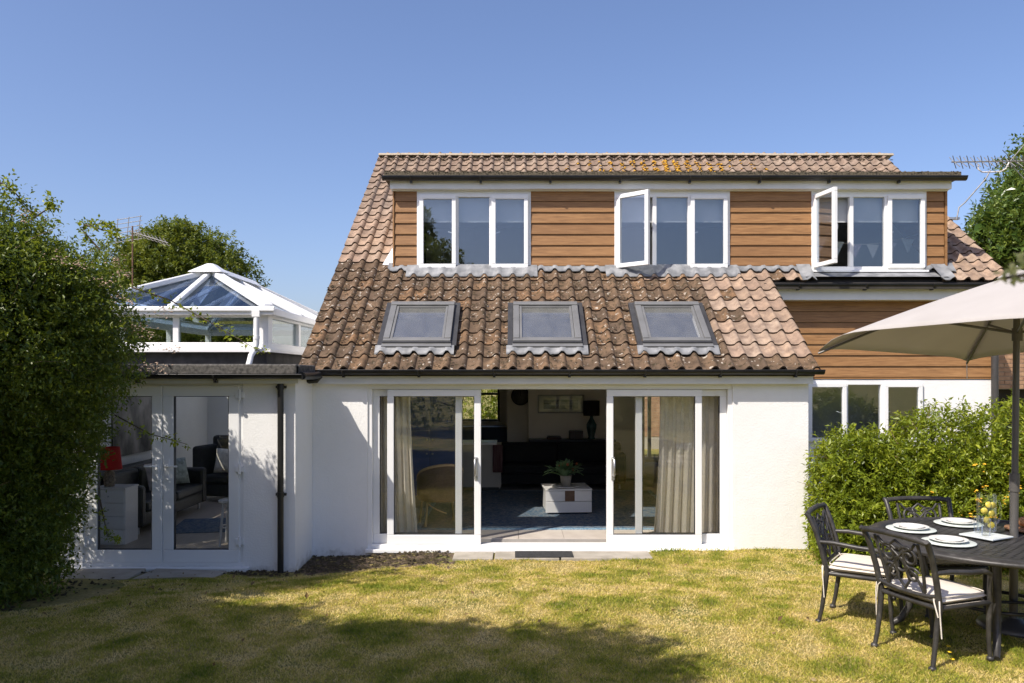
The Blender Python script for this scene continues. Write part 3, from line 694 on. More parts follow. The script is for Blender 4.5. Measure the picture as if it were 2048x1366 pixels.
# ------------------------------------------------------------------ living room
def fabric(name, c, v=.15, scale=20, rough=.9): return surf(name, tuple(x*(1-v) for x in c), tuple(x*(1+v) for x in c), scale, rough, .3, 180, .003)
M['white_lacquer'] = surf('white_lacquer', (.78,.76,.73), (.82,.80,.77), 3, .3)
M['black_leather'] = surf('black_leather', (.012,.012,.013), (.022,.021,.021), 8, .42, .25, 90)
def rug_mat():
    t = NT('blue_rug'); v = t.coord()
    vo = t.n('ShaderNodeTexVoronoi', feature='F1', distance='MANHATTAN'); vo.inputs['Scale'].default_value = 9; t.l(v, vo.inputs['Vector'])
    n1 = t.noise(v, 18, 4, .7)
    c = t.ramp(vo.outputs['Distance'], [(.12, (.30,.33,.34)), (.22, (.055,.085,.13)), (.42, (.04,.068,.11)), (.5, (.24,.26,.27)), (.62, (.05,.10,.16))])
    c = t.mix(t.ramp(n1, [(.45, (0,)*3), (.6, (.6,)*3)]), c, (.24,.25,.25))
    t.col(c); t.set(Roughness=.95); t.bump(t.noise(v, 150, 2), .5, .006); return t.m
M['rug'] = rug_mat(); M['rug_border'] = surf('rug_border', (.03,.14,.28), (.30,.42,.48), 30, .95, .4, 150)
rug = thing('rug', 'large blue patterned rug under the coffee table', 'rug', (.6, 12.7, FLOOR))
obj('rug_field', MB().box(-1.9, 1.85, -1.58, 1.95, .001, .010), M['rug'], rug)
obj('rug_edging', MB().frame(-1.98, 1.93, -1.66, 2.03, .078, -.010, -.001, Matrix.Rotation(R(-90), 4, 'X') @ Matrix.Identity(4)), M['rug_border'], rug)
for o in rug.children:
    if o.name.startswith('rug_edging'): o.matrix_basis = Matrix.Scale(-1, 4, (0, 1, 0)) ; o.location = (0, .37, .0)
ct = thing('coffee_table', 'low white lacquered coffee table with drawers on the blue rug', 'table', (PX(1132, 12.5), 12.55, FLOOR+.011), R(4))
obj('body', MB().box(-.33, .33, -.31, .31, .02, .36), M['white_lacquer'], ct, .006)
obj('table_top', MB().box(-.36, .36, -.35, .35, .361, .385), M['white_lacquer'], ct, .004)
for z0, z1 in ((.025, .19), (.196, .355)): obj('drawer_front', MB().box(-.355, .355, -.345, -.312, z0, z1), M['white_lacquer'], ct, .004)
obj('inset_panel', MB().box(-.06, .09, -.352, -.346, .20, .36), surf('walnut', (.10,.05,.025), (.15,.075,.04), 10, .5), ct)
obj('plinth', MB().box(-.30, .30, -.28, .28, 0, .02), M['black_pvc'], ct)
cz = FLOOR+.011+.386; cx, cy = PX(1132, 12.4), 12.42
tag(obj('serving_plate', MB().lathe([(0, .0), (.13, .0), (.22, .018), (.222, .024), (.13, .01), (0, .008)], n=32), M['white_lacquer'], None, 0, (cx-.01, cy, cz)), 'round white plate under the potted plant on the coffee table', 'plate')
tag(obj('magazine', MB().box(-.13, .13, -.1, .1, 0, .02), surf('magazine_cover', (.10,.09,.09), (.2,.19,.18), 6, .4), None, 0, (cx-.22, cy+.23, cz), R(12)), 'magazine lying at the back of the white coffee table', 'magazine')
pp = thing('potted_plant', 'strap leaved pot plant with orange flowers on the coffee table', 'plant', (cx, cy, cz+.010))
obj('pot', MB().lathe([(0, .0), (.072, .0), (.088, .17), (.092, .175), (.082, .175), (.078, .15), (0, .15)], n=20), surf('grey_pot', (.25,.23,.20), (.36,.33,.29), 8, .7), pp)
def strap(L, wd, bend):
    vs, fs = [], []; n = 7
    for k in range(n+1):
        t = k/n; r_ = L*t; z = L*.95*t-bend*L*t*t; ww = wd*math.sin(math.pi*(.12+.86*t))**.7
        vs += [(r_*.75, -ww/2, z+.15), (r_*.75, 0, z+.145), (r_*.75, ww/2, z+.15)]
    for k in range(n):
        for c in (0, 1): fs.append((k*3+c, k*3+c+1, k*3+c+4, k*3+c+3))
    me = MB().add(vs, fs, True).mesh('leaf'); at_ = me.attributes.new('rnd', 'FLOAT', 'POINT'); at_.data.foreach_set('value', [random.uniform(.4, 1)]*len(me.vertices)); return me
M['strap'] = leafmat('strap_leaf', (.06,.12,.05), (.12,.21,.10), (.19,.30,.15), .25, .35)
M['petal'] = surf('orange_petals', (.30,.07,.02), (.38,.13,.05), 30, .7)
sm_ = [strap(.30, .055, .35), strap(.34, .05, .75), strap(.24, .055, .1)]
for k in range(64):
    o = obj('leaf', random.choice(sm_), M['strap'], pp); o.rotation_euler = (random.uniform(-.2, .2), random.uniform(-.5, .25), k*2.399); o.scale = (random.uniform(1.0, 1.45), random.uniform(1.1, 1.6), random.uniform(.95, 1.1))
for k in range(8):
    a = k*2.4; r_ = random.uniform(.03, .2); obj('flower', MB().ell((r_*math.cos(a), r_*math.sin(a), random.uniform(.27, .40)), (.02, .02, .024), 6, 4, .2), M['petal'], pp)
def sofa_box(t, w_, dp, h, seat, mat, arms=True, cush=2):
    obj('base', MB().box(-w_/2+.02, w_/2-.02, -dp/2+.03, dp/2-.02, .10, seat-.14), mat, t, .03)
    obj('backrest', MB().box(-w_/2, w_/2, dp/2-.2, dp/2, .12, h), mat, t, .05)
    cw = (w_-(.36 if arms else .04))/cush
    for k in range(cush):
        x = -cw*cush/2+k*cw; obj('seat_cushion', MB().box(x+.004, x+cw-.004, -dp/2, dp/2-.2, seat-.139, seat), mat, t, .04)
        obj('back_cushion', MB().box(x+.006, x+cw-.006, dp/2-.36, dp/2-.205, seat+.004, h-.02), mat, t, .05)
    if arms:
        for sx in (-1, 1): obj('arm', MB().box(min(sx*w_/2, sx*(w_/2-.17)), max(sx*w_/2, sx*(w_/2-.17)), -dp/2, dp/2-.21, .1, h-.14), mat, t, .05)
    for sx in (-1, 1):
        for sy in (-1, 1): obj('leg', MB().tube([(sx*(w_/2-.12), sy*(dp/2-.1), 0), (sx*(w_/2-.12), sy*(dp/2-.1), .11)], .022, 8), M['steel'], t)
so = thing('sofa', 'black sofa facing the garden behind the coffee table', 'sofa', (.85, 15.35, FLOOR)); M['black_cloth'] = fabric('black_cloth', (.014,.014,.015)); sofa_box(so, 2.5, .95, .82, .44, M['black_cloth'])
cn = thing('console_table', 'dark narrow console table behind the black sofa', 'table', (1.2, 16.2, FLOOR))
obj('table_top', MB().box(-.9, .85, -.19, .19, .80, .84), M['black_leather'], cn, .004)
for sx in (-.85, .78):
    for sy in (-.15, .12): obj('leg', MB().box(sx, sx+.05, sy, sy+.04, 0, .80), M['black_leather'], cn)
obj('back_panel', MB().box(-.86, .8, .10, .12, .05, .799), M['black_leather'], cn)
tl = thing('table_lamp', 'table lamp with dark drum shade and teal vase base', 'lamp', (PX(1183, 16.2), 16.2, FLOOR+.841))
obj('lamp_base', MB().lathe([(0, 0), (.07, 0), (.075, .02), (.06, .05), (.10, .22), (.105, .30), (.05, .40), (.03, .43), (.03, .47), (0, .47)], n=20), surf('teal_glaze', (.02,.06,.06), (.04,.10,.10), 8, .25), tl)
obj('lamp_shade', MB().lathe([(.165, .48), (.165, .78), (.155, .78), (.155, .48), (.165, .48)], n=28), fabric('dark_shade', (.02,.014,.014)), tl)
tag(obj('storage_box', MB().box(-.14, .14, -.1, .1, 0, .17), surf('dark_wood_box', (.03,.02,.015), (.05,.03,.022), 10, .5), None, .006, (PX(1152, 16.2), 16.2, FLOOR+.841)), 'dark wooden box beside the table lamp on the console', 'box')
for k, (w_, c) in enumerate(((.15, (.05,.02,.02)), (.13, (.06,.05,.04)))):
    tag(obj('book', MB().box(-w_, w_, -.09, .09, 0, .032), surf('book_cover', c, tuple(x*1.4 for x in c), 6, .6), None, .003, (PX(1108, 16.2), 16.2, FLOOR+.841+.033*k), R(4*k)), ('lower dark red book of the pair on the console', 'upper brown book of the pair on the console')[k], 'book', 'books on the console')
pic = thing('picture', 'wide framed seascape print on the chimney breast', 'picture', (PX(1122, 16.48), 16.497, PZ(808, 16.48)))
obj('frame', MB().frame(-.48, .48, -.19, .19, .03, -.03, -.002), surf('silver_frame', (.30,.28,.24), (.36,.34,.3), 6, .45), pic)
obj('mount', MB().box(-.45, .45, -.012, -.003, -.16, .16), surf('mount_board', (.55,.53,.48), (.58,.56,.51), 3, .8), pic)
obj('print', MB().box(-.36, .36, -.015, -.0125, -.10, .09), surf('sea_print', (.03,.05,.06), (.28,.32,.33), 2.5, .4, stretch=(.6, 1, 9)), pic)
obj('pane', MB().box(-.45, .45, -.022, -.019, -.16, .16), M['clear_glass'], pic)
# kitchen
ki = thing('kitchen_island', 'pale kitchen island with white worktop seen through the doorway', 'kitchen island', (-1.02, 14.95, FLOOR))
obj('cabinet', MB().box(-.9, .78, -.3, .3, .08, .86), surf('cream_cabinet', (.42,.37,.30), (.46,.41,.34), 3, .5), ki)
obj('worktop', MB().box(-.95, .70, -.34, .34, .862, .90), M['white_lacquer'], ki, .004)
obj('plinth', MB().box(-.86, .74, -.26, .26, 0, .08), M['black_pvc'], ki)
tag(obj('tea_towel', MB().box(-.09, .09, -.03, -.012, -.50, .0).box(-.09, .09, -.012, .01, -.01, .006), surf('striped_towel', (.06,.02,.025), (.14,.08,.07), 14, .95, stretch=(6, 1, .2)), None, .006, (.72-1.02+.0, 14.62, FLOOR+.86)), 'dark red striped tea towel hanging on the kitchen island', 'towel')
cu = thing('kitchen_counter', 'kitchen counter below the back window', 'counter', (-.9, 19.4, FLOOR))
obj('cabinet', MB().box(-1.4, .95, -.3, .3, .1, .86), surf('navy_cabinet', (.02,.035,.09), (.025,.045,.11), 3, .45), cu)
obj('worktop', MB().box(-1.42, .97, -.33, .3, .861, .90), surf('dark_worktop', (.03,.03,.03), (.05,.05,.05), 8, .3), cu)
ck = thing('cooker', 'steel range cooker against the back kitchen wall', 'cooker', (.1+.06, 18.2, FLOOR))
obj('oven_body', MB().box(-.3, .3, -.3, .3, .08, .9), surf('cooker_enamel', (.05,.05,.05), (.07,.07,.07), 4, .35), ck, .006)
obj('oven_door', MB().box(-.27, .27, -.325, -.301, .2, .68), surf('oven_glass', (.012,.012,.012), (.016,.016,.016), 4, .12), ck, .004)
obj('control_panel', MB().box(-.29, .29, -.32, -.301, .72, .86), M['steel'], ck, .003)
obj('handle', MB().tube([(-.24, -.36, .64), (.24, -.36, .64)], .012, 8), M['steel'], ck)
for k in range(5): obj('knob', MB().lathe([(0, -.03), (.02, -.03), (.022, 0)], n=10, M=Matrix.Translation((-.2+.1*k, -.32, .79)) @ Matrix.Rotation(R(90), 4, 'X')), M['black_pvc'], ck)
obj('hob', MB().box(-.29, .29, -.29, .29, .901, .915), M['black_pvc'], ck)
wc = thing('wall_clock', 'round dark wall clock high on the kitchen wall', 'clock', (PX(1041, 17.1), 17.05, PZ(792, 17.1)))
hp('partition', MB().box(-.15, .299, 17.1, 17.2, FLOOR, 2.28), M['interior'])
MC = Matrix.Rotation(R(90), 4, 'X')
obj('clock_face', MB().lathe([(0, .012), (.17, .012), (.17, 0)], n=28, M=MC), surf('clock_face', (.12,.11,.10), (.15,.14,.13), 4, .5), wc)
obj('rim', MB().lathe([(.17, 0), (.2, 0), (.2, .03), (.17, .03), (.17, .0)], n=28, M=MC), M['black_pvc'], wc)
obj('hands', MB().box(-.008, .008, -.018, -.014, 0, .11).box(0, .08, -.022, -.0185, -.006, .006), M['black_pvc'], wc)
dr = thing('dresser', 'tall navy blue dresser standing behind the left sliding panel', 'dresser', (PX(866, 14.2)-.05, 14.35, FLOOR))
M['navy'] = surf('navy_paint', (.02,.06,.24), (.028,.075,.29), 3, .42)
obj('carcass', MB().box(-.55, .55, -.2, .25, 0, 2.05), M['navy'], dr, .006)
for sx in (0, 1):
    for z0, z1 in ((.05, .86), (.9, 1.6)): obj('door', MB().box(-.54+sx*.545, -.01+sx*.545, -.222, -.201, z0, z1), M['navy'], dr, .004)
    obj('knob', MB().ell((-.05+sx*.1, -.24, .75), (.018, .018, .018), 8, 6), M['steel'], dr); obj('knob', MB().ell((-.05+sx*.1, -.24, 1.0), (.018, .018, .018), 8, 6), M['steel'], dr)
obj('cornice', MB().box(-.58, .58, -.25, .27, 2.051, 2.10), M['navy'], dr, .006)
# wicker armchair
wk = thing('wicker_chair', 'cane armchair with woven back behind the left sliding glass', 'chair', (PX(878, 11.3), 11.45, FLOOR), R(200))
M['wicker'] = surf('woven_cane', (.10,.055,.03), (.22,.13,.075), 60, .7, .9, 120, .01, stretch=(1, 1, 2)); M['cane'] = surf('pale_cane', (.42,.27,.13), (.52,.35,.18), 8, .5)
seg = 14; bk = MB(); vs = []
for k in range(seg+1):
    a = math.pi*(-.08+1.16*k/seg); top = .62+.26*max(0, math.sin(math.pi*k/seg))**.7
    for z in (.40, top): vs += [(-.33*math.cos(a), .30*math.sin(a)*(1+.12*(z > .5))+.0, z), (-.30*math.cos(a), .27*math.sin(a)*(1+.12*(z > .5)), z)]
bk.add(vs, [f for k in range(seg) for f in ((k*4, k*4+4, k*4+6, k*4+2), (k*4+1, k*4+3, k*4+7, k*4+5), (k*4+2, k*4+6, k*4+7, k*4+3))], True)
obj('backrest', bk, M['wicker'], wk)
obj('rim', MB().tube([Vector(vs[k*4+2])*.97+Vector((0, 0, .03)) for k in range(seg+1)], .02, 8), M['cane'], wk)
obj('seat', MB().lathe([(0, .42), (.28, .42), (.31, .40), (.31, .36), (0, .36)], n=20), M['wicker'], wk)
for a in (35, 145, 215, 325):
    c_, s_ = math.cos(R(a)), math.sin(R(a)); obj('leg', MB().tube([(.27*c_, .27*s_, .40), (.31*c_, .31*s_, 0)], .018, 8), M['cane'], wk)
for a in (35, 145): obj('brace', MB().tube([(.28*math.cos(R(a+180*t)), .28*math.sin(R(a+180*t)), .34-.16*math.sin(math.pi*t)) for t in np.linspace(0, .33, 7)], .01, 6), M['cane'], wk)
# curtains
M['linen'] = fabric('linen_curtain', (.84,.77,.66), .05, 30)
def curtain(x0, x1, y, folds, flare, label):
    nx_, nz_ = folds*10, 14; vs, fs = [], []; z0, z1 = FLOOR+.01, 2.0
    for k in range(nz_+1):
        t = k/nz_; z = z0+(z1-z0)*t
        for i in range(nx_+1):
            u = i/nx_; fl_ = flare*(1-t)**1.6
            x = x0+(x1-x0)*u+fl_*(u if flare > 0 else (1-u)); ph = 2*math.pi*folds*u+.5*math.sin(3*u+2*t)
            vs.append((x+.012*math.sin(2*ph+t), y+.045*math.sin(ph)*(1.1-.3*t)+.02*math.sin(7*u), z+.008*math.sin(ph)*(k == 0)))
    fs = [(k*(nx_+1)+i, k*(nx_+1)+i+1, (k+1)*(nx_+1)+i+1, (k+1)*(nx_+1)+i) for k in range(nz_) for i in range(nx_)]
    return tag(obj('curtain', MB().add(vs, fs, True), M['linen']), label, 'curtain', 'linen curtains of the sliding doors')
curtain(DX0+.03, PX(820, 10.55), 10.56, 6, .10, 'shaded linen curtain gathered behind the left end of the sliding doors')
curtain(PX(1322, 10.55), DX1-.03, 10.56, 8, -.10, 'sunlit linen curtain gathered behind the right end of the sliding doors')
cpole = thing('curtain_pole', 'curtain pole above the sliding doors inside the room', 'curtain pole', (DX0, 10.56, 2.02))
obj('pole', MB().tube([(-.1, 0, .0), (DX1-DX0+.1, 0, .0)], .016, 8), M['velux_dark'], cpole)
for sx in (-.12, DX1-DX0+.12): obj('finial', MB().ell((sx, 0, 0), (.03, .03, .03), 10, 6), M['velux_dark'], cpole)
# glazing in the back wall
bw = hp('window', MB().frame(-1.38, -.36, .85, 1.85, .05, 19.82, 19.90).box(-1.33, -.41, 19.82, 19.90, 1.50, 1.56), M['velux_dark'])
hp('pane', MB().box(-1.33, -.41, 19.85, 19.855, .9, 1.5), M['glass'], bw); hp('pane', MB().box(-1.33, -.41, 19.85, 19.855, 1.56, 1.8), M['glass'], bw)
bd = hp('back_door', MB().frame(2.75, 3.98, -.10, 1.86, .06, 19.8, 19.88).box(3.33, 3.41, 19.8, 19.88, -.04, 1.80), M['upvc'])
for a, b in ((2.81, 3.33), (3.41, 3.92)): hp('pane', MB().box(a, b, 19.83, 19.836, -.04, 1.80), M['glass'], bd)
# side room
M['picture_mat'] = None
ps = thing('picture', 'large dark landscape print on the side room wall', 'picture', (-5.95, 12.4, 1.27))
hp('partition', MB().box(-6.148, -5.96, 9.66, 15.49, FLOOR+.001, 1.98), M['interior_white'])
obj('print', MB().box(-.006, .02, -.62, .62, -.5, .5), surf('mono_print', (.03,.028,.026), (.35,.31,.27), 2.2, .5, stretch=(1, 1.3, .8)), ps)
cdw = thing('chest_of_drawers', 'narrow white chest of drawers inside the left french door', 'drawers', (-5.11, 10.2, FLOOR))
obj('carcass', MB().box(-.2, .2, -.14, .2, 0, .70), M['white_lacquer'], cdw, .004)
obj('chest_top', MB().box(-.21, .21, -.165, .205, .701, .72), M['white_lacquer'], cdw, .003)
for k in range(4):
    d_ = obj('drawer', MB().box(-.19, .19, -.162, -.141, .03+.168*k, .19+.168*k), M['white_lacquer'], cdw, .004); obj('knob', MB().ell((0, -.172, .11+.168*k), (.012, .012, .012), 8, 6), M['steel'], d_)
rl = thing('table_lamp', 'red shaded lamp on the white chest of drawers', 'lamp', (-5.18, 10.2, FLOOR+.721))
obj('lamp_base', MB().lathe([(0, 0), (.06, 0), (.07, .08), (.06, .18), (.02, .22), (.015, .27)], n=16), surf('patterned_base', (.12,.08,.06), (.4,.32,.22), 30, .5), rl)
obj('lamp_shade', MB().lathe([(.15, .22), (.12, .50), (.112, .50), (.142, .22), (.15, .22)], n=24), fabric('red_shade', (.62,.02,.02), .05), rl)
sf = thing('sofa', 'black leather sofa along the side room wall', 'sofa', (-5.42, 11.75, FLOOR), R(-97+180+10)); sf.rotation_euler = (0, 0, R(90))
sofa_box(sf, 2.3, .92, .80, .42, M['black_leather'], True, 2)
ac = thing('armchair', 'high backed dark grey armchair in the far corner', 'armchair', (-4.95, 13.75, FLOOR), R(-12))
M['dark_cloth'] = fabric('dark_grey_cloth', (.035,.035,.036)); sofa_box(ac, .85, .8, 1.08, .46, M['dark_cloth'], True, 1)
def cushion(loc, rz_, tilt, mat, label, s=.42):
    mb = MB(); n = 10; vs = []
    for sd_ in (1, -1):
        for i in range(n+1):
            for k in range(n+1):
                u, v = i/n*2-1, k/n*2-1; h = .075*(max(0, (1-u**4)*(1-v**4)))**.5
                pin = 1-.07*(1-abs(u*v)); vs.append((u*s/2*(1-.06*(1-abs(v))), sd_*h, v*s/2*(1-.06*(1-abs(u)))))
    m = (n+1)**2
    for sd_ in (0, 1):
        for i in range(n):
            for k in range(n):
                a = sd_*m+i*(n+1)+k; f = (a, a+1, a+n+2, a+n+1); mb_f = f if sd_ else f[::-1]; fs_.append(mb_f) if False else mb.f.append(mb_f)
    mb.v = vs; mb.sm = [True]*len(mb.f)
    o = tag(obj('cushion', mb, mat), label, 'cushion'); o.matrix_basis = Matrix.Translation(loc) @ Matrix.Rotation(rz_, 4, 'Z') @ Matrix.Rotation(tilt, 4, 'X'); return o
cushion((-4.86, 13.45, FLOOR+.70), R(-12), R(-14), fabric('cream_cushion', (.62,.60,.50)), 'cream square cushion on the dark armchair')
cushion((-5.28, 12.45, FLOOR+.64), R(60), R(-16), fabric('sage_cushion', (.34,.38,.33), .35, 14), 'pale green patterned cushion on the leather sofa')
cushion((-5.32, 11.9, FLOOR+.64), R(66), R(-16), fabric('blush_cushion', (.60,.52,.46)), 'blush cushion on the leather sofa', .4)
st_ = thing('stool', 'small white painted stool inside the right french door', 'stool', (-3.56, 10.05, FLOOR))
obj('seat', MB().lathe([(0, .58), (.15, .58), (.165, .57), (.165, .545), (0, .545)], n=20), M['white_lacquer'], st_)
for a in (45, 135, 225, 315):
    c_, s_ = math.cos(R(a)), math.sin(R(a)); obj('leg', MB().tube([(.11*c_, .11*s_, .55), (.16*c_, .16*s_, 0)], .016, 8), M['white_lacquer'], st_)
obj('ring', MB().tube([(.135*math.cos(t), .135*math.sin(t), .24) for t in np.linspace(0, 2*math.pi, 20)], .01, 6), M['white_lacquer'], st_)
tag(obj('rug', MB().box(-.7, .7, -.55, .55, 0, .008), M['rug'], None, 0, (-4.1, 11.4, FLOOR+.001), R(10)), 'small blue grey rug on the side room floor', 'rug')
# bunting behind the right dormer window
bn = thing('bunting', 'string of triangular cloth flags inside the right dormer window', 'bunting', (WX[2][0]+.3, 12.75, 4.25))
obj('string', MB().tube([(-.2+.2*k, 0, -.16*math.sin(math.pi*k/9)) for k in range(10)], .004, 5), M['linen'], bn)
for k in range(6):
    x = -.05+.28*k; z = -.16*math.sin(math.pi*(x+.2)/1.8); c_ = [(.55,.50,.52), (.60,.66,.64), (.45,.35,.40), (.62,.60,.55)][k % 4]
    obj('flag', MB().prism([(x, z), (x+.2, z-.01), (x+.1, z-.23)], 'y', -.003, .003), surf('flag_cloth', c_, tuple(v*1.15 for v in c_), 40, .9), bn)
# ------------------------------------------------------------------ garden furniture
def metal_mat():
    t = NT('cast_aluminium'); v = t.coord('Object'); n1 = t.noise(v, 14, 5, .65)
    t.col(t.ramp(n1, [(.35, (.035,.033,.031)), (.62, (.062,.058,.054)), (.75, (.13,.12,.11))])); t.set(Roughness=.45, Metallic=.25); t.bump(t.noise(v, 90, 3), .15, .003); return t.m
M['cast'] = metal_mat()
def weave_mat():
    t = NT('woven_cast_top'); v = t.coord('Object', (1,1,1))
    bt = t.n('ShaderNodeTexBrick'); bt.offset = .5; t.l(v, bt.inputs['Vector'])
    for k_, v_ in (('Scale', 1.0), ('Mortar Size', .010), ('Mortar Smooth', .2), ('Brick Width', .085), ('Row Height', .042)): bt.inputs[k_].default_value = v_
    bt.inputs['Color1'].default_value = (.060,.056,.053,1); bt.inputs['Color2'].default_value = (.085,.08,.075,1); bt.inputs['Mortar'].default_value = (.012,.011,.01,1)
    t.col(bt.outputs['Color']); t.set(Roughness=.42, Metallic=.25)
    iv = t.n('ShaderNodeMath', operation='SUBTRACT'); iv.inputs[0].default_value = 1; t.l(bt.outputs['Fac'], iv.inputs[1]); t.bump(iv.outputs[0], .9, .006); return t.m
M['weave'] = weave_mat()
M['cushion'] = fabric('cream_canvas', (.66,.60,.52), .05, 25)
TC = Vector((3.80, 6.25)); TZ = .73
tb = thing('garden_table', 'round dark cast metal garden table with woven top', 'table', (TC.x, TC.y, 0))
TA, TB_ = .95, .92
obj('table_top', MB().lathe([(0, TZ-.012), (.86*TA, TZ-.012)], n=56), M['weave'], tb)
obj('rim', MB().lathe([(.855*TA, TZ-.014), (.862*TA, TZ), (.93*TA, TZ), (.975*TA, TZ-.008), (1.0*TA, TZ-.022), (.985*TA, TZ-.045), (.95*TA, TZ-.05), (.93*TA, TZ-.03), (.855*TA, TZ-.028)], n=64), M['cast'], tb)
obj('apron', MB().lathe([(.62, TZ-.03), (.62, TZ-.085), (.60, TZ-.085), (.60, TZ-.03)], n=48), M['cast'], tb)
for a in (172, 238, 352, 62):
    c_, s_ = math.cos(R(a)), math.sin(R(a)); P = [(.66, TZ-.04), (.655, .5), (.64, .3), (.66, .16), (.72, .06), (.80, .015)]
    P = [Vector((r_*c_, r_*s_, z)) for r_, z in P]; rr = [.032, .03, .028, .028, .028, .024]
    obj('leg', MB().tube(P, rr, 8), M['cast'], tb)
obj('stretcher', MB().tube([(.34*math.cos(t), .34*math.sin(t), .22) for t in np.linspace(0, 2*math.pi, 30)], .014, 6).tube([(-.64, .09, .22), (.64, -.09, .22)], .012, 6).tube([(-.3, -.52, .22), (.3, .54, .22)], .012, 6), M['cast'], tb)

def spiral(cx, cz, r0, r1, a0, turns, n=26): return [(cx+(r0+(r1-r0)*k/n)*math.cos(a0+2*math.pi*turns*k/n), cz+(r0+(r1-r0)*k/n)*math.sin(a0+2*math.pi*turns*k/n)) for k in range(n+1)]
CH = {}
def chair_meshes():
    def bx(z): return -.235-.13*max(0, (z-.42)/.46)**1.25         # x of the back at height z
    for sy in (-1, 1):
        path = [(-.30, sy*.255, 0), (-.275, sy*.25, .12), (-.25, sy*.25, .30), (-.235, sy*.255, .42), (bx(.60), sy*.265, .60), (bx(.76), sy*.275, .76), (bx(.87)-.012, sy*.285, .87), (bx(.88)-.03, sy*.292, .885)]
        CH[f'rleg{sy}'] = MB().tube(path, [.016, .017, .02, .022, .021, .02, .021, .017], 8).lathe([(0, 0), (.026, 0), (.026, .022), (.016, .03)], (-.30, sy*.255, 0), 10).mesh('leg')
        CH[f'fleg{sy}'] = MB().tube([(.25, sy*.24, 0), (.235, sy*.24, .15), (.23, sy*.245, .30), (.235, sy*.25, .41)], [.015, .016, .018, .022], 8).lathe([(0, 0), (.025, 0), (.025, .022), (.015, .03)], (.25, sy*.24, 0), 10).mesh('leg')
        CH[f'arm{sy}'] = MB().tube([(bx(.66), sy*.27, .66), (-.18, sy*.285, .665), (.0, sy*.295, .65), (.14, sy*.29, .645), (.20, sy*.28, .62), (.205, sy*.27, .56), (.22, sy*.255, .47), (.235, sy*.25, .41)], [.016, .018, .019, .019, .018, .016, .016, .018], 8).mesh('arm')
    CH['rail'] = MB().tube([(bx(.87)-.012-.03*math.cos(t)*0-.02*math.cos(t), .285*math.sin(t), .865+.022*math.cos(t)) for t in np.linspace(-math.pi/2, math.pi/2, 13)], .021, 8).mesh('top_rail')
    CH['lrail'] = MB().tube([(bx(.50)-.0-.02*math.cos(t), .26*math.sin(t), .505-.03*math.cos(t)) for t in np.linspace(-math.pi/2, math.pi/2, 11)], .015, 8).mesh('lower_rail')
    sc = MB()
    def put(pts, r=.0105): sc.tube([(bx(z)-.018*math.cos(min(1.5, abs(y)/.18)), y, z) for y, z in pts], r, 6)
    for s in (-1, 1):
        put([(s*y, z) for y, z in spiral(.085, .735, .02, .075, .4, 1.35)]); put([(s*y, z) for y, z in spiral(.09, .605, .015, .06, 2.6, -1.35)])
        put([(s*y, z) for y, z in [(.165, .84), (.13, .80), (.05, .77), (-.02, .70), (-.09, .63), (-.13, .56), (-.15, .50)]])
        put([(s*y, z) for y, z in [(.19, .845), (.185, .74), (.175, .62), (.16, .50)]], .012)
        put([(s*y, z) for y, z in [(.0, .84), (.06, .80), (.03, .68), (.05, .56), (.0, .50)]])
    put([(.05*math.cos(t), .67+.05*math.sin(t)) for t in np.linspace(0, 2*math.pi, 18)])
    CH['scroll'] = sc.mesh('scrollwork')
    se = MB(); se.tube([(-.235, -.25, .41), (.235, -.25, .41), (.25, -.22, .41), (.25, .22, .41), (.235, .25, .41), (-.235, .25, .41)], .018, 8).tube([(-.235, -.25, .41), (-.235, .25, .41)], .018, 8)
    for k in range(11):
        y = -.225+.045*k; se.box(-.23, .235, y-.008, y+.008, .408, .418)
    for k in range(10):
        x = -.205+.045*k; se.box(x-.008, x+.008, -.24, .24, .4025, .4075)
    CH['seat'] = se.mesh('seat')
    cu_ = MB(); n = 16; vs = []
    for sd_ in (1, -1):
        for i in range(n+1):
            for k in range(n+1):
                u, v = i/n*2-1, k/n*2-1; h = (max(0, (1-u**8)*(1-v**8)))**.5
                z = .452+.012*(1-u*u)*(1-v*v)+(.038*h if sd_ > 0 else -.032*h); vs.append((.0+u*.235, v*.24*(1-.03*u), z))
    m = (n+1)**2
    for sd_ in (0, 1):
        for i in range(n):
            for k in range(n):
                a = sd_*m+i*(n+1)+k; f = (a, a+1, a+n+2, a+n+1); cu_.f.append(f if sd_ else f[::-1]); cu_.sm.append(True)
    cu_.v = vs; CH['cushion'] = cu_.mesh('seat_cushion')
    pi_ = MB()
    for z in (.484, .424):
        pi_.tube([(math.copysign(abs(math.cos(t))**.25, math.cos(t))*.234, math.copysign(abs(math.sin(t))**.25, math.sin(t))*.238, z-.004) for t in np.linspace(0, 2*math.pi, 48)], .005, 5)
    CH['piping'] = pi_.mesh('piping')
    for s in (-1, 1):
        ti = MB(); ti.tube([(-.22, s*.235, .45), (-.26, s*.275, .47), (-.262, s*.28, .40), (-.25, s*.285, .22)], .005, 5); ti.tube([(-.22, s*.235, .45), (-.255, s*.22, .50), (-.275, s*.245, .46), (-.265, s*.27, .36)], .005, 5)
        CH[f'tie{s}'] = ti.mesh('tie')
chair_meshes()
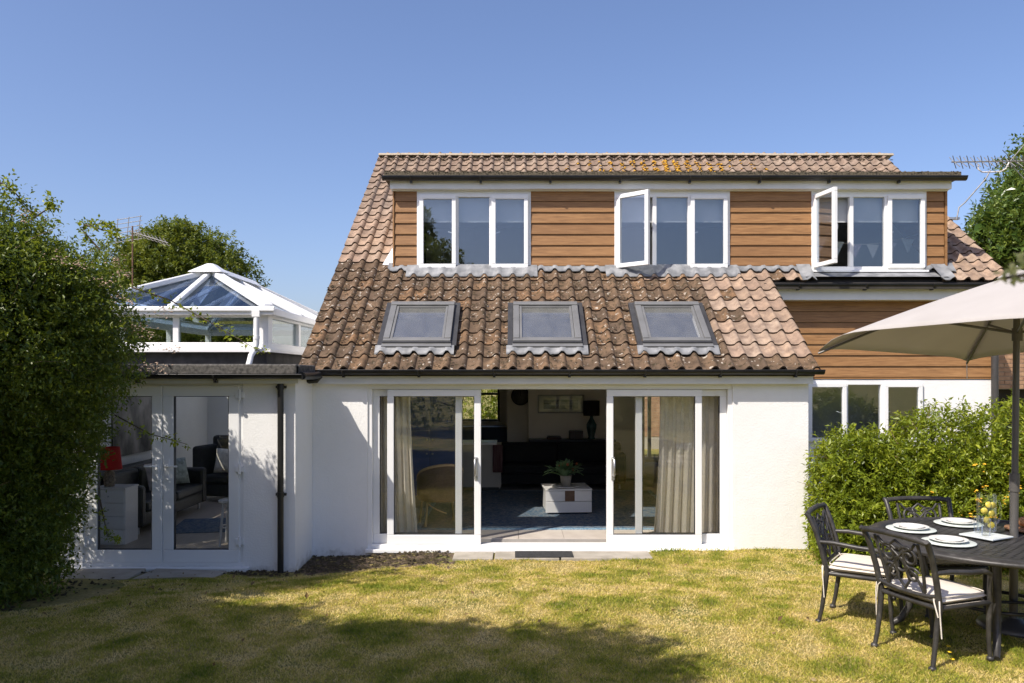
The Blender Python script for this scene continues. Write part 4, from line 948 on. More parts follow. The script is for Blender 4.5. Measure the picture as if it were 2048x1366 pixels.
def chair(x, y, ang, label, cushion_=True):
    z = float(lawn_z(x, y)); t = thing('garden_chair', label, 'chair', (x, y, z), ang, 'cast metal garden chairs round the table')
    for k, nm in (('rleg-1', 'leg'), ('rleg1', 'leg'), ('fleg-1', 'leg'), ('fleg1', 'leg'), ('arm-1', 'arm'), ('arm1', 'arm'), ('rail', 'top_rail'), ('lrail', 'lower_rail'), ('scroll', 'scrollwork'), ('seat', 'seat')): obj(nm, CH[k], M['cast'], t)
    if cushion_:
        c = obj('seat_cushion', CH['cushion'], M['cushion'], t); obj('piping', CH['piping'], M['cushion'], c); obj('tie', CH['tie1'], M['cushion'], c); obj('tie', CH['tie-1'], M['cushion'], c)
    return t
def face(x, y): return math.atan2(TC.y-y, TC.x-x)
chair(2.86, 6.50, R(-34), 'cast metal chair with cream cushion nearest the white wall, turned sideways')
chair(3.02, 5.72, R(20), 'cast metal chair with cream cushion, nearest chair, its scrolled back towards us')
chair(3.64, 6.80, R(-89), 'cast metal chair at the far side of the table before the hedge')
chair(3.98, 5.42, R(92), 'cast metal chair without cushion pushed under the near edge of the table', False)
# table setting
M['china'] = surf('white_china', (.74,.73,.70), (.78,.77,.74), 3, .25); M['mat'] = fabric('pale_placemat', (.52,.56,.52), .08, 40)
def tp(x, y): d = (2-TZ)*F/(y-750); return PX(x, d), d
for px, py, l in ((1822, 1058, 'leftmost of the three'), (1897, 1084, 'nearest of the three'), (1917, 1047, 'farthest of the three')):
    x, y = tp(px, py); k = {'l': 0, 'n': 1, 'f': 2}[l[0]]
    tag(obj('placemat', MB().lathe([(0, .004), (.188, .004), (.19, .002), (.19, 0), (0, 0)], n=40), M['mat'], None, 0, (x, y, TZ+.0005)), f'round pale placemat on the garden table, {l}', 'placemat', 'placemats on the garden table')
    tag(obj('plate', MB().lathe([(0, 0), (.085, 0), (.135, .018), (.137, .022), (.133, .023), (.085, .007), (0, .007)], n=40), M['china'], None, 0, (x, y, TZ+.005)), f'white dinner plate on the garden table, {l}', 'plate', 'dinner plates on the garden table')
    tag(obj('side_plate', MB().lathe([(0, 0), (.065, 0), (.098, .014), (.1, .018), (.096, .018), (.062, .006), (0, .006)], n=36), M['china'], None, 0, (x+.004, y, TZ+.0135)), f'small white plate stacked on a dinner plate, {l}', 'plate', 'side plates on the garden table')
x, y = tp(1972, 1073)
tag(obj('trivet', MB().box(-.135, .135, -.135, .135, 0, .012), surf('pale_marble', (.55,.60,.60), (.70,.74,.74), 8, .3), None, .003, (x, y, TZ+.001), R(28)), 'square pale marble board under the water jug', 'board')
x, y = tp(1973, 1066)
jg = thing('water_jug', 'tall glass jug of water with lemon slices on the garden table', 'jug', (x, y, TZ+.0135))
obj('glass', MB().lathe([(0, .0), (.066, .0), (.07, .01), (.072, .30), (.0705, .302)], n=32), M['clear_glass'], jg)
obj('water', MB().lathe([(0, .016), (.066, .016), (.0685, .24), (0, .24)], n=28), glass('water', .01, (.97,.985,.95), fk=.15), jg)
obj('handle', MB().tube([(.07, 0, .24), (.10, 0, .245), (.115, 0, .19), (.112, 0, .12), (.09, 0, .07), (.07, 0, .06)], .008, 8), M['clear_glass'], jg)
M['lemon'] = surf('lemon_slice', (.62,.46,.03), (.75,.62,.12), 40, .4)
for k, (a, b, c_) in enumerate(((-.01, -.045, .22), (.02, -.04, .15), (-.025, -.045, .10), (.03, -.035, .215), (-.035, -.03, .17), (.01, -.045, .06))):
    o = obj('lemon_slice', MB().lathe([(0, .003), (.026, .003), (.026, -.003), (0, -.003)], n=16), M['lemon'], jg, 0, (a, b, c_)); o.rotation_euler = (R(70+9*k), R(20*k), 0)
for k, (px, py, l) in enumerate(((1957, 1068, 'left drinking glass before the water jug'), (1972, 1074, 'right drinking glass before the water jug'))):
    x, y = tp(px, py); g_ = thing('drinking_glass', l, 'glass', (x, y, TZ+.0135), 0, 'glasses by the jug'); obj('glass', MB().lathe([(0, 0), (.032, 0), (.037, .13), (.0365, .1305)], n=20), M['clear_glass'], g_)
x, y = tp(2052, 1060)
tag(obj('serving_board', MB().lathe([(0, .02), (.15, .02), (.155, .01), (.15, 0), (0, 0)], n=32), surf('board_wood', (.20,.10,.05), (.30,.16,.08), 8, .55, stretch=(1, 6, 1)), None, 0, (x, y, TZ+.001)), 'round wooden board behind the parasol pole', 'board')
tag(obj('bread_roll', MB().ell((0, 0, .045), (.09, .07, .045), 14, 8), surf('crust', (.35,.16,.06), (.48,.26,.11), 14, .7, .3, 30), None, 0, (x+.02, y, TZ+.0215)), 'brown bread loaf on the round wooden board', 'bread')
# parasol
pc = Vector((3.97, 6.30)); pa = thing('parasol', 'square cream garden parasol with grey pole through the table', 'parasol', (pc.x-.02, pc.y, 0))
PT = Matrix.Rotation(R(.9), 4, 'Y') @ Matrix.Rotation(R(0), 4, 'X')
M['pole'] = surf('parasol_grey', (.105,.098,.092), (.13,.122,.115), 5, .4, metal=.3)
obj('pole', MB().tube([(0, 0, .1), (.01, 0, 1.0), (.03, 0, 2.75)], .024, 12), M['pole'], pa)
obj('sleeve', MB().tube([(0, 0, .06), (.008, 0, 1.12)], .031, 12).tube([(.008, 0, 1.08), (.009, 0, 1.22)], .037, 12), M['pole'], pa)
obj('base', MB().lathe([(0, .08), (.06, .08), (.08, .06), (.24, .045), (.26, .02), (.26, 0), (0, 0)], n=32), M['pole'], pa)
ctr = Vector((.03, 0, 0)); rad = 1.47; vang = [74, 160, 247, 333]; apex = Vector((.03, 0, 2.80))
def zt(x, y): return 2.245-.078*y-.0*x                     # tilted rim plane (local)
def tip(a): x, y = rad*math.cos(R(a))+.03, rad*math.sin(R(a)); return Vector((x, y, zt(x, y)))
nS, nR = 18, 10
M['canvas'] = NT('parasol_canvas'); t_ = M['canvas']; v_ = t_.coord(); t_.col(t_.ramp(t_.noise(v_, 3, 4), [(.3, (.50,.47,.44)), (.7, (.55,.52,.49))])); t_.set(Roughness=.9); t_.bump(t_.noise(v_, 260, 2), .2, .002)
tr_ = t_.n('ShaderNodeBsdfTranslucent'); tr_.inputs[0].default_value = (.60,.53,.46,1); mx_ = t_.n('ShaderNodeMixShader'); mx_.inputs[0].default_value = .26
t_.l(t_.b.outputs[0], mx_.inputs[1]); t_.l(tr_.outputs[0], mx_.inputs[2]); t_.l(mx_.outputs[0], t_.out.inputs[0]); M['canvas'] = t_.m
for k in range(4):
    A, B = tip(vang[k]), tip(vang[(k+1) % 4]); vs, fs = [], []
    for i in range(nS+1):
        u = i/nS; e = A.lerp(B, u); s_ = (1-abs(2*u-1)**8)
        hem = e.lerp(apex, .03*s_); hem.z += (.125*(1-.85*u) if k == 1 else .012)*s_                       # hem drawn in between the ribs
        for r_ in range(nR+1):
            w_ = r_/nR; p = apex.lerp(hem, w_); p.z += .012*math.sin(math.pi*w_)
            vs.append(p)
    for i in range(nS):
        for r_ in range(nR): a = i*(nR+1)+r_; fs.append((a, a+1, a+nR+2, a+nR+1))
    po = obj('canopy_panel', MB().add(vs, fs, True), M['canvas'], pa)
    so_ = po.modifiers.new('thickness', 'SOLIDIFY'); so_.thickness = .003
    T_ = A; rib = [apex.lerp(T_, w_)+Vector((0, 0, .012*math.sin(math.pi*w_)-.022)) for w_ in np.linspace(.02, 1, 9)]
    ro = obj('rib', MB().tube(rib, .010, 6), M['pole'], pa)
    obj('strut', MB().tube([Vector((.03, 0, 2.33)), rib[4]+Vector((0, 0, -.012))], .011, 6), M['pole'], ro)
obj('runner', MB().tube([(.03, 0, 2.27), (.03, 0, 2.37)], .038, 12), M['pole'], pa)
obj('cap', MB().lathe([(.14, -.03), (.1, .0), (.03, .03), (0, .07)], (.03, 0, 2.80), 16), M['canvas'], pa)
tpp = tip(74); obj('cord', MB().tube([tpp+Vector((0, 0, -.03)), tpp+Vector((.003, 0, -.17))], .004, 5), M['cushion'], pa)

# ------------------------------------------------------------------ aerials
M['alum'] = surf('aerial_alloy', (.20,.19,.18), (.30,.29,.28), 20, .5, metal=.4); M['rust'] = surf('rusty_pole', (.10,.05,.03), (.17,.09,.06), 14, .8)
M['white_arm'] = surf('white_arm', (.62,.58,.54), (.70,.66,.62), 8, .5)
yb = 13.57; ar = thing('tv_aerial', 'television aerial with cross elements on the right roof verge', 'aerial', (7.5, yb, rz(yb)))
def L(x, y, d=13.5): return at(x, y, d)-Vector((7.5, yb, rz(yb)))
obj('bracket', MB().box(-.09, .08, -.04, .04, .0, .035), M['steel'], ar)
obj('mast', MB().tube([L(1913, 440), L(1918, 415), L(1930, 405), L(1972, 357), L(1981, 340)], .011, 8), M['alum'], ar)
obj('arm', MB().tube([L(1957, 328), L(1956, 338), L(1964, 344), L(1982, 344), L(2002, 343), L(2012, 337), L(2018, 325)], .012, 8), M['white_arm'], ar)
obj('boom', MB().tube([L(1903, 324), L(2070, 322)], .012, 8), M['alum'], ar)
for k in range(11):
    x = 1908+13.9*k; c_ = L(x, 323.5); el = MB()
    for s in (-1, 1):
        el.tube([c_+Vector((-.05, s*.05, .09)), c_+Vector((-.01, s*.02, .02)), c_, c_+Vector((.02, -s*.02, -.03)), c_+Vector((.07, -s*.06, -.10))], .007, 5)
    obj('element', el, M['alum'], ar)
for s in (-1, 1): obj('reflector', MB().tube([L(2018, 325), L(2052, 323+s*38)], .008, 6).tube([L(2005, 300+s*0), L(2052, 345)], .006, 5), M['alum'], ar)
la = thing('tv_aerial', 'old television aerial on a rusty pole before the left tree', 'aerial', (PX(265, 20), 20, 2.6))
def L2(x, y, d=20): return at(x, y, d)-Vector((PX(265, 20), 20, 2.6))
obj('mast', MB().tube([Vector((0, 0, -.1)), L2(265, 452)], .019, 8), M['rust'], la)
obj('boom', MB().tube([L2(258, 462), L2(336, 486)], .014, 6), M['alum'], la)
for k in range(9):
    c_ = L2(268+8.0*k, 465+2.45*k); obj('element', MB().tube([c_+Vector((-.07, 0, .10)), c_+Vector((-.02, 0, .03)), c_, c_+Vector((.03, 0, -.06)), c_+Vector((.09, 0, -.09))], .011, 5), M['alum'], la)
gr2 = MB()
for z in range(6): gr2.tube([L2(233, 440+9*z), L2(284, 432+9*z)], .009, 5)
for x0_, y0_ in ((236, 437), (258, 434), (281, 431)): gr2.tube([L2(x0_, y0_), L2(x0_-5, y0_+50)], .010, 5)
obj('reflector', gr2, M['alum'], la)

# ------------------------------------------------------------------ neighbours
M['brick'] = surf('buff_brick', (.30,.17,.10), (.44,.27,.16), 9, .9, .4, 60, .006, rnd=True)
M['mortar'] = surf('mortar', (.36,.32,.26), (.42,.38,.31), 20, .95, .4, 90)
nh = thing('neighbour_house', 'neighbouring buff brick house beyond the right end of the house', 'house', (10.6, 17, -.3))
def np_(name, mb, mat, par=None, bev=0):
    o = obj(name, mb, mat, None, bev); o.parent = par or nh
    if par is None: o.matrix_parent_inverse = Matrix.Translation((-10.6, -17, .3))
    return o
nw = np_('wall', MB().box(8.05, 13, 14.0, 20, 1.75, 2.85), M['mortar'])
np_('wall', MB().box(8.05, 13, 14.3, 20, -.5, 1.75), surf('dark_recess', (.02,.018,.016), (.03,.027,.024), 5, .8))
np_('roof', MB().prism([(13.8, 2.86), (20.2, 2.86), (17, 3.6)], 'x', 7.95, 13.2), M['tile_new'])
bm = MB().box(0, .215, -.012, .05, 0, .065).mesh('brick')
for r_ in range(14):
    for c_ in range(9):
        o = np_('brick', bm, M['brick'], nw); o.location = (8.055+.225*c_+(.1125 if r_ % 2 else 0), 14.0+random.uniform(-.002, .002), 1.76+.075*r_)
nb = thing('garage', 'low brick garage with felt roof behind the side room', 'garage', (-9.3, 20.6, -.3))
for nm, mb, m_ in (('wall', MB().box(-2.2, .9, -1.2, 1.8, 0, 2.3), M['brick']), ('roof', MB().prism([(-1.4, 2.31), (2.0, 2.31), (.3, 3.0)], 'x', -2.4, 1.1), M['dark_felt']), ('door', MB().box(-1.6, .3, -1.25, -1.201, 0, 2.1), M['white_paint'])): obj(nm, mb, m_, nb)
bwl = thing('garden_wall', 'sunlit brick wall seen through the glazed back door', 'wall', (4.6, 24, -.3))
wl_ = obj('wall_core', MB().box(-1.9, 1.2, .0, .2, 0, 3.4), M['mortar'], bwl)
for r_ in range(26):
    for c_ in range(11):
        if len(wl_.children) >= 290: break
        o = obj('brick', bm, M['brick'], wl_); o.location = (-1.9+.225*c_+(.1125 if r_ % 2 else 0), 0, .45+.075*r_)
# ------------------------------------------------------------------ foliage
def unit(a): return a/np.maximum(np.linalg.norm(a, axis=-1, keepdims=True), 1e-9)
def lump(D, seed):
    r = np.random.default_rng(seed); out = np.zeros(len(D))
    for f in (2.0, 3.5, 6.0):
        for _ in range(3):
            k = unit(r.normal(size=3))*f; out += np.sin(D @ k+r.uniform(0, 6.28))/f
    return out
def _wts(blobs):
    w_ = np.array([(b[1][0]*b[1][1]+b[1][0]*b[1][2]+b[1][1]*b[1][2]) for b in blobs]); return w_/w_.sum()
def twigs(blobs, n, seed, rough=.22, inner=.5):
    r = np.random.default_rng(seed); P, N = [], []
    wts = _wts(blobs)
    for bi, ((c, rad), w_) in enumerate(zip(blobs, wts)):
        m = int(n*w_); D = unit(r.normal(size=(m, 3))); s = 1+rough*lump(D, seed+bi)
        s *= 1-inner*r.beta(1, 2.4, m); P.append(np.array(c)+D*np.array(rad)*s[:, None]); N.append(unit(D/np.array(rad)))
    return np.concatenate(P), np.concatenate(N)
def leaves(P, N, per, tl, ll, lw, seed, up=.35, spread=.7, droop=0, keep=None, inner=None):
    """twigs at P growing along N, each with `per` leaves"""
    r = np.random.default_rng(seed); n = len(P)
    D = unit(N+np.array([0, 0, up])+r.normal(size=(n, 3))*spread); Lt = tl*r.uniform(.5, 1.4, n)
    C, A, U, S, Q = [], [], [], [], []
    side = unit(np.cross(D, r.normal(size=(n, 3)))); tone = r.uniform(0, 1, n)
    for k in range(per):
        t = (k+.6)/per; an = k*2.4+r.uniform(-.4, .4, n); b = np.cross(D, side)
        out = side*np.cos(an)[:, None]+b*np.sin(an)[:, None]
        C.append(P+D*(Lt*t)[:, None]-np.array([0, 0, droop])*(Lt*t*t)[:, None]); a = unit(D*.55+out*.85+r.normal(size=(n, 3))*.2); A.append(a)
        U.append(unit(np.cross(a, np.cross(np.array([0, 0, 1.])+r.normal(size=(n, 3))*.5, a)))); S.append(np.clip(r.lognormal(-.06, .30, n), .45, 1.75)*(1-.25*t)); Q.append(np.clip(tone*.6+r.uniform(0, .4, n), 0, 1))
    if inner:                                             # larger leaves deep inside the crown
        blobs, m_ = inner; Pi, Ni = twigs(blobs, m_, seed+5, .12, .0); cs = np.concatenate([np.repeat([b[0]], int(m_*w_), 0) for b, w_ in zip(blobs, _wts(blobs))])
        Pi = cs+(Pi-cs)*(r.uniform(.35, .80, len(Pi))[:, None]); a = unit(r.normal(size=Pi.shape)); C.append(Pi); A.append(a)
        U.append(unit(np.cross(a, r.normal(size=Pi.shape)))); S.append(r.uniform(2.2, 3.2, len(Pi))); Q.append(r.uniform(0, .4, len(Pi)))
    C, A, U, S, Q = map(np.concatenate, (C, A, U, S, Q))
    if keep is not None: k_ = keep(C); C, A, U, S, Q = C[k_], A[k_], U[k_], S[k_], Q[k_]
    L_ = (ll*S)[:, None]; W_ = (lw*S)[:, None]/2; B = np.cross(A, U); m = len(C)
    V = np.stack([C, C+A*L_*.45+B*W_+U*W_*.35, C+A*L_-U*L_*.08, C+A*L_*.45-B*W_+U*W_*.35], 1).reshape(-1, 3)
    i4 = np.arange(m)[:, None]*4; Fc = np.concatenate([i4+[[0, 1, 2]], i4+[[0, 2, 3]]])
    return npmesh('foliage', V, Fc, {'rnd': np.repeat(Q, 4)})
M['bark'] = surf('bark', (.06,.045,.03), (.12,.09,.06), 14, .95, .8, 40, .02)
def limbs(base, tips, r0, seed, n=6):
    rr = random.Random(seed); out = []
    for T in tips:
        b = Vector(base); T = Vector(T); p = []
        for k in range(n+1):
            u = k/n; q = b.lerp(T, u); q += Vector((rr.uniform(-1, 1), rr.uniform(-1, 1), rr.uniform(-.5, .5)))*.06*(T-b).length*math.sin(math.pi*u); q.z += .12*(T-b).length*math.sin(math.pi*u)*.5; p.append(q)
        out.append((p, [max(.006, r0*(1-.8*k/n)) for k in range(n+1)]))
    return out
def plant(name, label, cat, base, crown, mat, trunk_top, tips, r0, seed, group=None, trunk_name='trunk'):
    t = thing(name, label, cat, base, 0, group); inv = Matrix.Translation(-Vector(base))
    def ch(nm, me, m):
        o = obj(nm, me, m); o.parent = t; o.matrix_parent_inverse = inv; return o
    mb = MB(); b = Vector(base)
    if trunk_top: mb.tube([b, b.lerp(Vector(trunk_top), .4)+Vector((.04, .02, 0)), Vector(trunk_top)], [r0*1.25, r0, r0*.75], 9)
    for p, rs in limbs(trunk_top or base, tips, r0*.55, seed): mb.tube(p, rs, 6)
    ch(trunk_name, mb, M['bark']); c = ch('crown' if trunk_name == 'trunk' else 'foliage', crown, mat); return t, ch
M['leaf_dark'] = leafmat('shrub_leaf', (.03,.06,.010), (.095,.145,.018), (.27,.31,.045), .34, .42)
M['leaf_hedge'] = leafmat('hedge_leaf', (.07,.11,.010), (.19,.245,.018), (.40,.43,.04), .36, .40)
M['leaf_tree'] = leafmat('tree_leaf', (.04,.07,.010), (.115,.155,.020), (.26,.28,.045), .34, .45)
M['leaf_laurel'] = leafmat('glossy_leaf', (.03,.065,.012), (.095,.155,.026), (.24,.29,.055), .28, .30, .55)
# --- left flowering shrub
sh = [((-5.2, 7.7, 1.5), (1.0, 1.2, 1.5)), ((-4.40, 7.85, 2.25), (.55, .8, .55)), ((-4.85, 6.8, 2.35), (.85, .9, 1.05)), ((-5.3, 7.6, .5), (.85, 1.1, .95)), ((-4.85, 7.6, 1.35), (.6, .9, .85)), ((-5.1, 7.2, .3), (.6, .7, .7)), ((-4.6, 7.5, 2.75), (.65, .7, .6))]
P, N = twigs(sh, 21000, 11, .40, .5)
def keepf(C):
    lim = np.interp(C[:, 2], [0, .8, 1.5, 1.95, 2.4, 3.0, 3.6], [-4.42, -4.22, -4.02, -3.70, -3.66, -3.78, -4.0])*C[:, 1]/7.75+.07*np.sin(C[:, 2]*9+C[:, 1]*5)+.05*np.sin(C[:, 2]*23)
    return (C[:, 1] < 9.1) & (C[:, 2] > -.3) & (C[:, 0] < lim+rng.exponential(.05, len(C)))
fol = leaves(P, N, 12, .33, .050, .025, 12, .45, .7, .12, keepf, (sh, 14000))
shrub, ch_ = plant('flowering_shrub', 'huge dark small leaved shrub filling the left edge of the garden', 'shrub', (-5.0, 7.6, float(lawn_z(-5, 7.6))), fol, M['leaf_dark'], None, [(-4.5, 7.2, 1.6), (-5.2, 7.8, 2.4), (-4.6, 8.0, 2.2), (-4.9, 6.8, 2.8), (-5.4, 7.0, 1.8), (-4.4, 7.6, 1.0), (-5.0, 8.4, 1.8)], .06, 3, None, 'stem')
def bare_twigs(blobs, n, seed, L_, keep=None):
    P, N = twigs(blobs, n, seed, .3, .15); rr = random.Random(seed); mb = MB()
    if keep is not None: k_ = keep(P); P, N = P[k_], N[k_]
    for p, d in zip(P, N):
        p = Vector(p); d = (Vector(d)+Vector((rr.gauss(0, .5), rr.gauss(0, .5), rr.gauss(.35, .4)))).normalized(); l = L_*rr.uniform(.5, 1.3); s_ = Vector((rr.gauss(0, .1), rr.gauss(0, .1), rr.gauss(0, .08)))*l
        mb.tube([p-d*l*.5, p+s_, p+d*l*.5+s_*.3], [.004, .003, .0015], 4, False)
    return mb
stuff(ch_('twigs', bare_twigs(sh, 420, 14, .38, keepf), surf('dry_twig', (.16,.12,.07), (.26,.20,.12), 20, .9)))
# long arching shoots
sp, sn = [], []
shoots = [[at(265, 575, 7.4), at(340, 600, 7.2), at(430, 650, 7.0), at(525, 706, 6.9)], [at(170, 450, 6.9), at(215, 462, 6.9), at(250, 485, 6.9)], [at(60, 440, 6.4), at(100, 415, 6.4), at(108, 395, 6.4)], [at(0, 365, 6.2), at(30, 385, 6.2), at(62, 425, 6.3)], [at(230, 830, 7.6), at(300, 868, 7.4), at(372, 888, 7.3)], [at(200, 500, 7.0), at(160, 455, 7.0), at(210, 445, 7.0), at(240, 470, 7.0)], [at(200, 1000, 7.6), at(215, 1072, 7.5), at(240, 1080, 7.4)]]
for s_ in shoots:
    pts = []
    for a, b in zip(s_[:-1], s_[1:]):
        for k in range(6): pts.append(a.lerp(b, k/6))
    pts.append(s_[-1]); shoot = MB().tube(pts, [.008-.006*k/len(pts) for k in range(len(pts))], 6); ch_('shoot', shoot, M['bark'])
    for k in range(2, len(pts)):
        for _ in range(2): sp.append(pts[k]+Vector((random.gauss(0, .01), random.gauss(0, .01), 0))); sn.append(Vector((random.gauss(0, 1), random.gauss(0, 1), random.gauss(0, .8))).normalized())
ch_('shoot_leaves', leaves(np.array(sp), np.array(sn), 5, .07, .042, .026, 77, .1, .4), M['leaf_hedge'])
fp = []
for px_, py_, d_ in ((245, 545, 7.0), (275, 655, 7.3), (300, 668, 7.25), (330, 622, 7.2), (345, 698, 7.2), (285, 735, 7.3), (235, 520, 7.0), (110, 515, 6.6), (55, 430, 6.3), (160, 530, 6.8), (250, 600, 7.1), (210, 560, 6.9), (315, 735, 7.2)):
    c = at(px_, py_, d_); fp += [tuple(c+Vector((random.gauss(0, .05), random.gauss(0, .04), random.gauss(0, .03)))) for _ in range(26)]
stuff(ch_('flowers', clump_mesh(fp, [random.uniform(.006, .013) for _ in fp], 'flowers'), surf('faded_blossom', (.30,.19,.13), (.52,.40,.30), 60, .9)))
# --- right hedge with yellow flowers
hb = [((4.22, 9.65, .48), (.62, .52, .95)), ((4.95, 9.5, .50), (.75, .60, .95)), ((5.75, 9.3, .45), (.8, .65, .97)), ((6.5, 9.1, .48), (.9, .7, .96)), ((4.1, 9.4, .0), (.5, .42, .6)), ((5.1, 9.1, .0), (1.0, .5, .65)), ((6.3, 8.8, .1), (1.0, .55, .75))]
P, N = twigs(hb, 13000, 21, .16, .42)
kh = lambda C: ((C[:, 0] > 3.80) | (C[:, 1] < 10.1)) & (C[:, 2] > -.32) & (C[:, 0]/C[:, 1] > .366) & (C[:, 1] < 12.0)
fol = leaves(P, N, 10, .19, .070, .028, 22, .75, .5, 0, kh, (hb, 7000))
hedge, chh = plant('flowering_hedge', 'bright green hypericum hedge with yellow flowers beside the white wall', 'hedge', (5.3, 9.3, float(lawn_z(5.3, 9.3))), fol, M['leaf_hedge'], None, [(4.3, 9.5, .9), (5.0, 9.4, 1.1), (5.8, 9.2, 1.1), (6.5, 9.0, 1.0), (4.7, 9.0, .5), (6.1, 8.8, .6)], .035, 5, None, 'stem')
stuff(chh('twigs', bare_twigs(hb, 260, 24, .30, kh), surf('hedge_twig', (.14,.09,.05), (.24,.16,.09), 20, .9)))
fl_, sz_ = [], []
rp, rnn = twigs(hb, 1500, 23, .16, .0)
for p, nn in zip(rp, rnn):
    w_ = (.08 if p[0] < 5.0 else .85)*(.25+1.5*max(0, math.sin(p[0]*5.1+1)*math.sin(p[2]*6.3+p[0])))
    if nn[1] < -.1 and p[0]/p[1] > .375 and random.random() < w_*.75 and p[2] < 1.2-.2*random.random():
        for _ in range(random.randint(2, 6)): fl_.append(tuple(p+nn*random.uniform(.13, .24)+np.array([random.gauss(0, .025), random.gauss(0, .02), random.gauss(0, .02)]))); sz_.append(random.uniform(.010, .024))
stuff(chh('flowers', clump_mesh(fl_, sz_, 'flowers'), surf('yellow_petals', (.62,.28,.012), (.78,.48,.03), 60, .7)))
# --- tree on the right behind the house
tb_ = [((11.6, 17.0, 4.6), (1.75, 1.7, 1.6)), ((12.8, 17.5, 6.0), (1.9, 1.8, 1.9)), ((10.9, 16.6, 4.9), (1.15, 1.2, .8)), ((11.5, 17.2, 3.2), (1.7, 1.5, 1.3)), ((11.3, 16.6, 5.6), (.8, .8, .7)), ((10.15, 16.5, 4.75), (.75, .8, .95))]
P, N = twigs(tb_, 9000, 31, .3, .5)
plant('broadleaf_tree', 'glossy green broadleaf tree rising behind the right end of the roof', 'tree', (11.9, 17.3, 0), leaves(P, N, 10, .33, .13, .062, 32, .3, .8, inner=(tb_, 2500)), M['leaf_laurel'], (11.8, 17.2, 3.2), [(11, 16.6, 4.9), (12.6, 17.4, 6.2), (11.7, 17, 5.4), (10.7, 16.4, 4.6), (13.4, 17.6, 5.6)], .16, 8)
# --- tree on the left behind the lantern
tc = [((-9.3, 22, 4.95), (1.5, 1.4, 1.5)), ((-10.2, 22, 4.1), (1.4, 1.3, 1.5)), ((-8.4, 22, 4.35), (1.25, 1.2, 1.25)), ((-8.0, 22, 3.2), (1.25, 1.2, 1.0)), ((-9.6, 22, 2.9), (1.9, 1.5, 1.3))]
P, N = twigs(tc, 9000, 41, .26, .45)
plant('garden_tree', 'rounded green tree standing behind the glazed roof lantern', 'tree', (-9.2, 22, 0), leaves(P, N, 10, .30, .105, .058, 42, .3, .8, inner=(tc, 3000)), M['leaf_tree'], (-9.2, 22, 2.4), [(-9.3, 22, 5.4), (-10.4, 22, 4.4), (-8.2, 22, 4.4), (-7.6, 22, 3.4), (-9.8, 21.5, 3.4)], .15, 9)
# --- greenery behind the house, seen through the rooms
P, N = twigs([((-2.0, 24.5, 1.2), (2.0, .9, 1.7)), ((2.3, 25.5, .7), (1.2, .8, 1.2))], 3200, 51, .2, .4)
plant('front_garden_bush', 'sunlit bush beyond the kitchen window', 'shrub', (-2, 24.5, 0), leaves(P, N, 9, .3, .09, .045, 52), M['leaf_hedge'], None, [(-2.4, 24.4, 1.8), (-1.4, 24.4, 2.0)], .05, 10, None, 'stem')
# --- trees beside and behind the viewpoint: they shade the left lawn and the foreground
def shade_tree(base, blobs, seed, label, n=6500):
    P, N = twigs(blobs, n, seed, .30, .5)
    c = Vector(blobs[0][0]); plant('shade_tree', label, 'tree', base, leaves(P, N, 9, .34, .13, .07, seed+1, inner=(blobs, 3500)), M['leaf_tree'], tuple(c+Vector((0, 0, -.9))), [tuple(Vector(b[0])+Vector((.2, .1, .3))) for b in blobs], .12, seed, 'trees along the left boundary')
shade_tree((-6.5, 4.6, 0), [((-6.4, 4.7, 2.9), (1.15, 1.4, 1.7)), ((-6.6, 6.0, 2.4), (1.1, 1.2, 1.6)), ((-6.4, 3.6, 3.6), (1.0, 1.0, 1.7)), ((-6.5, 5, 1.6), (1.0, 1.8, 1.4))], 61, 'tall boundary tree left of the big shrub')
shade_tree((-5.0, 1.6, 0), [((-4.3, 2.75, 4.75), (1.1, .8, 1.0)), ((-3.15, 2.15, 4.95), (1.05, .8, .8)), ((-5.4, 2.6, 4.2), (1.1, 1.0, 1.5)), ((-4.6, 1.4, 3.6), (1.4, 1.0, 1.4))], 65, 'tall boundary tree left of the viewpoint')
shade_tree((-3.6, -.6, 0), [((-3.5, -.3, 4.2), (1.3, 1.2, 1.5)), ((-2.7, -.9, 4.3), (1.1, 1.1, 1.4)), ((-4.2, -.6, 3.0), (1.2, 1.2, 1.5))], 69, 'boundary tree behind and left of the viewpoint')
shade_tree((-4.6, -9, 0), [((-4.4, -9, 7.0), (1.3, 1.4, 2.2)), ((-5.0, -9, 5.0), (1.9, 1.6, 2.0)), ((-4.0, -9, 4.0), (1.7, 1.6, 1.8))], 73, 'tall tree mirrored in the left dormer window', 3500)
P, N = twigs([((x_, -9.5, .8), (1.6, .6, 1.1)) for x_ in (-9, -6, -3, 0, 3, 6, 9)], 3500, 81, .15, .3)
plant('boundary_hedge', 'clipped hedge closing the garden behind the viewpoint', 'hedge', (0, -9.5, 0), leaves(P, N, 8, .3, .11, .06, 82), M['leaf_dark'], None, [(-6, -9.5, 1.2), (0, -9.5, 1.2), (6, -9.5, 1.2)], .05, 12, None, 'stem')
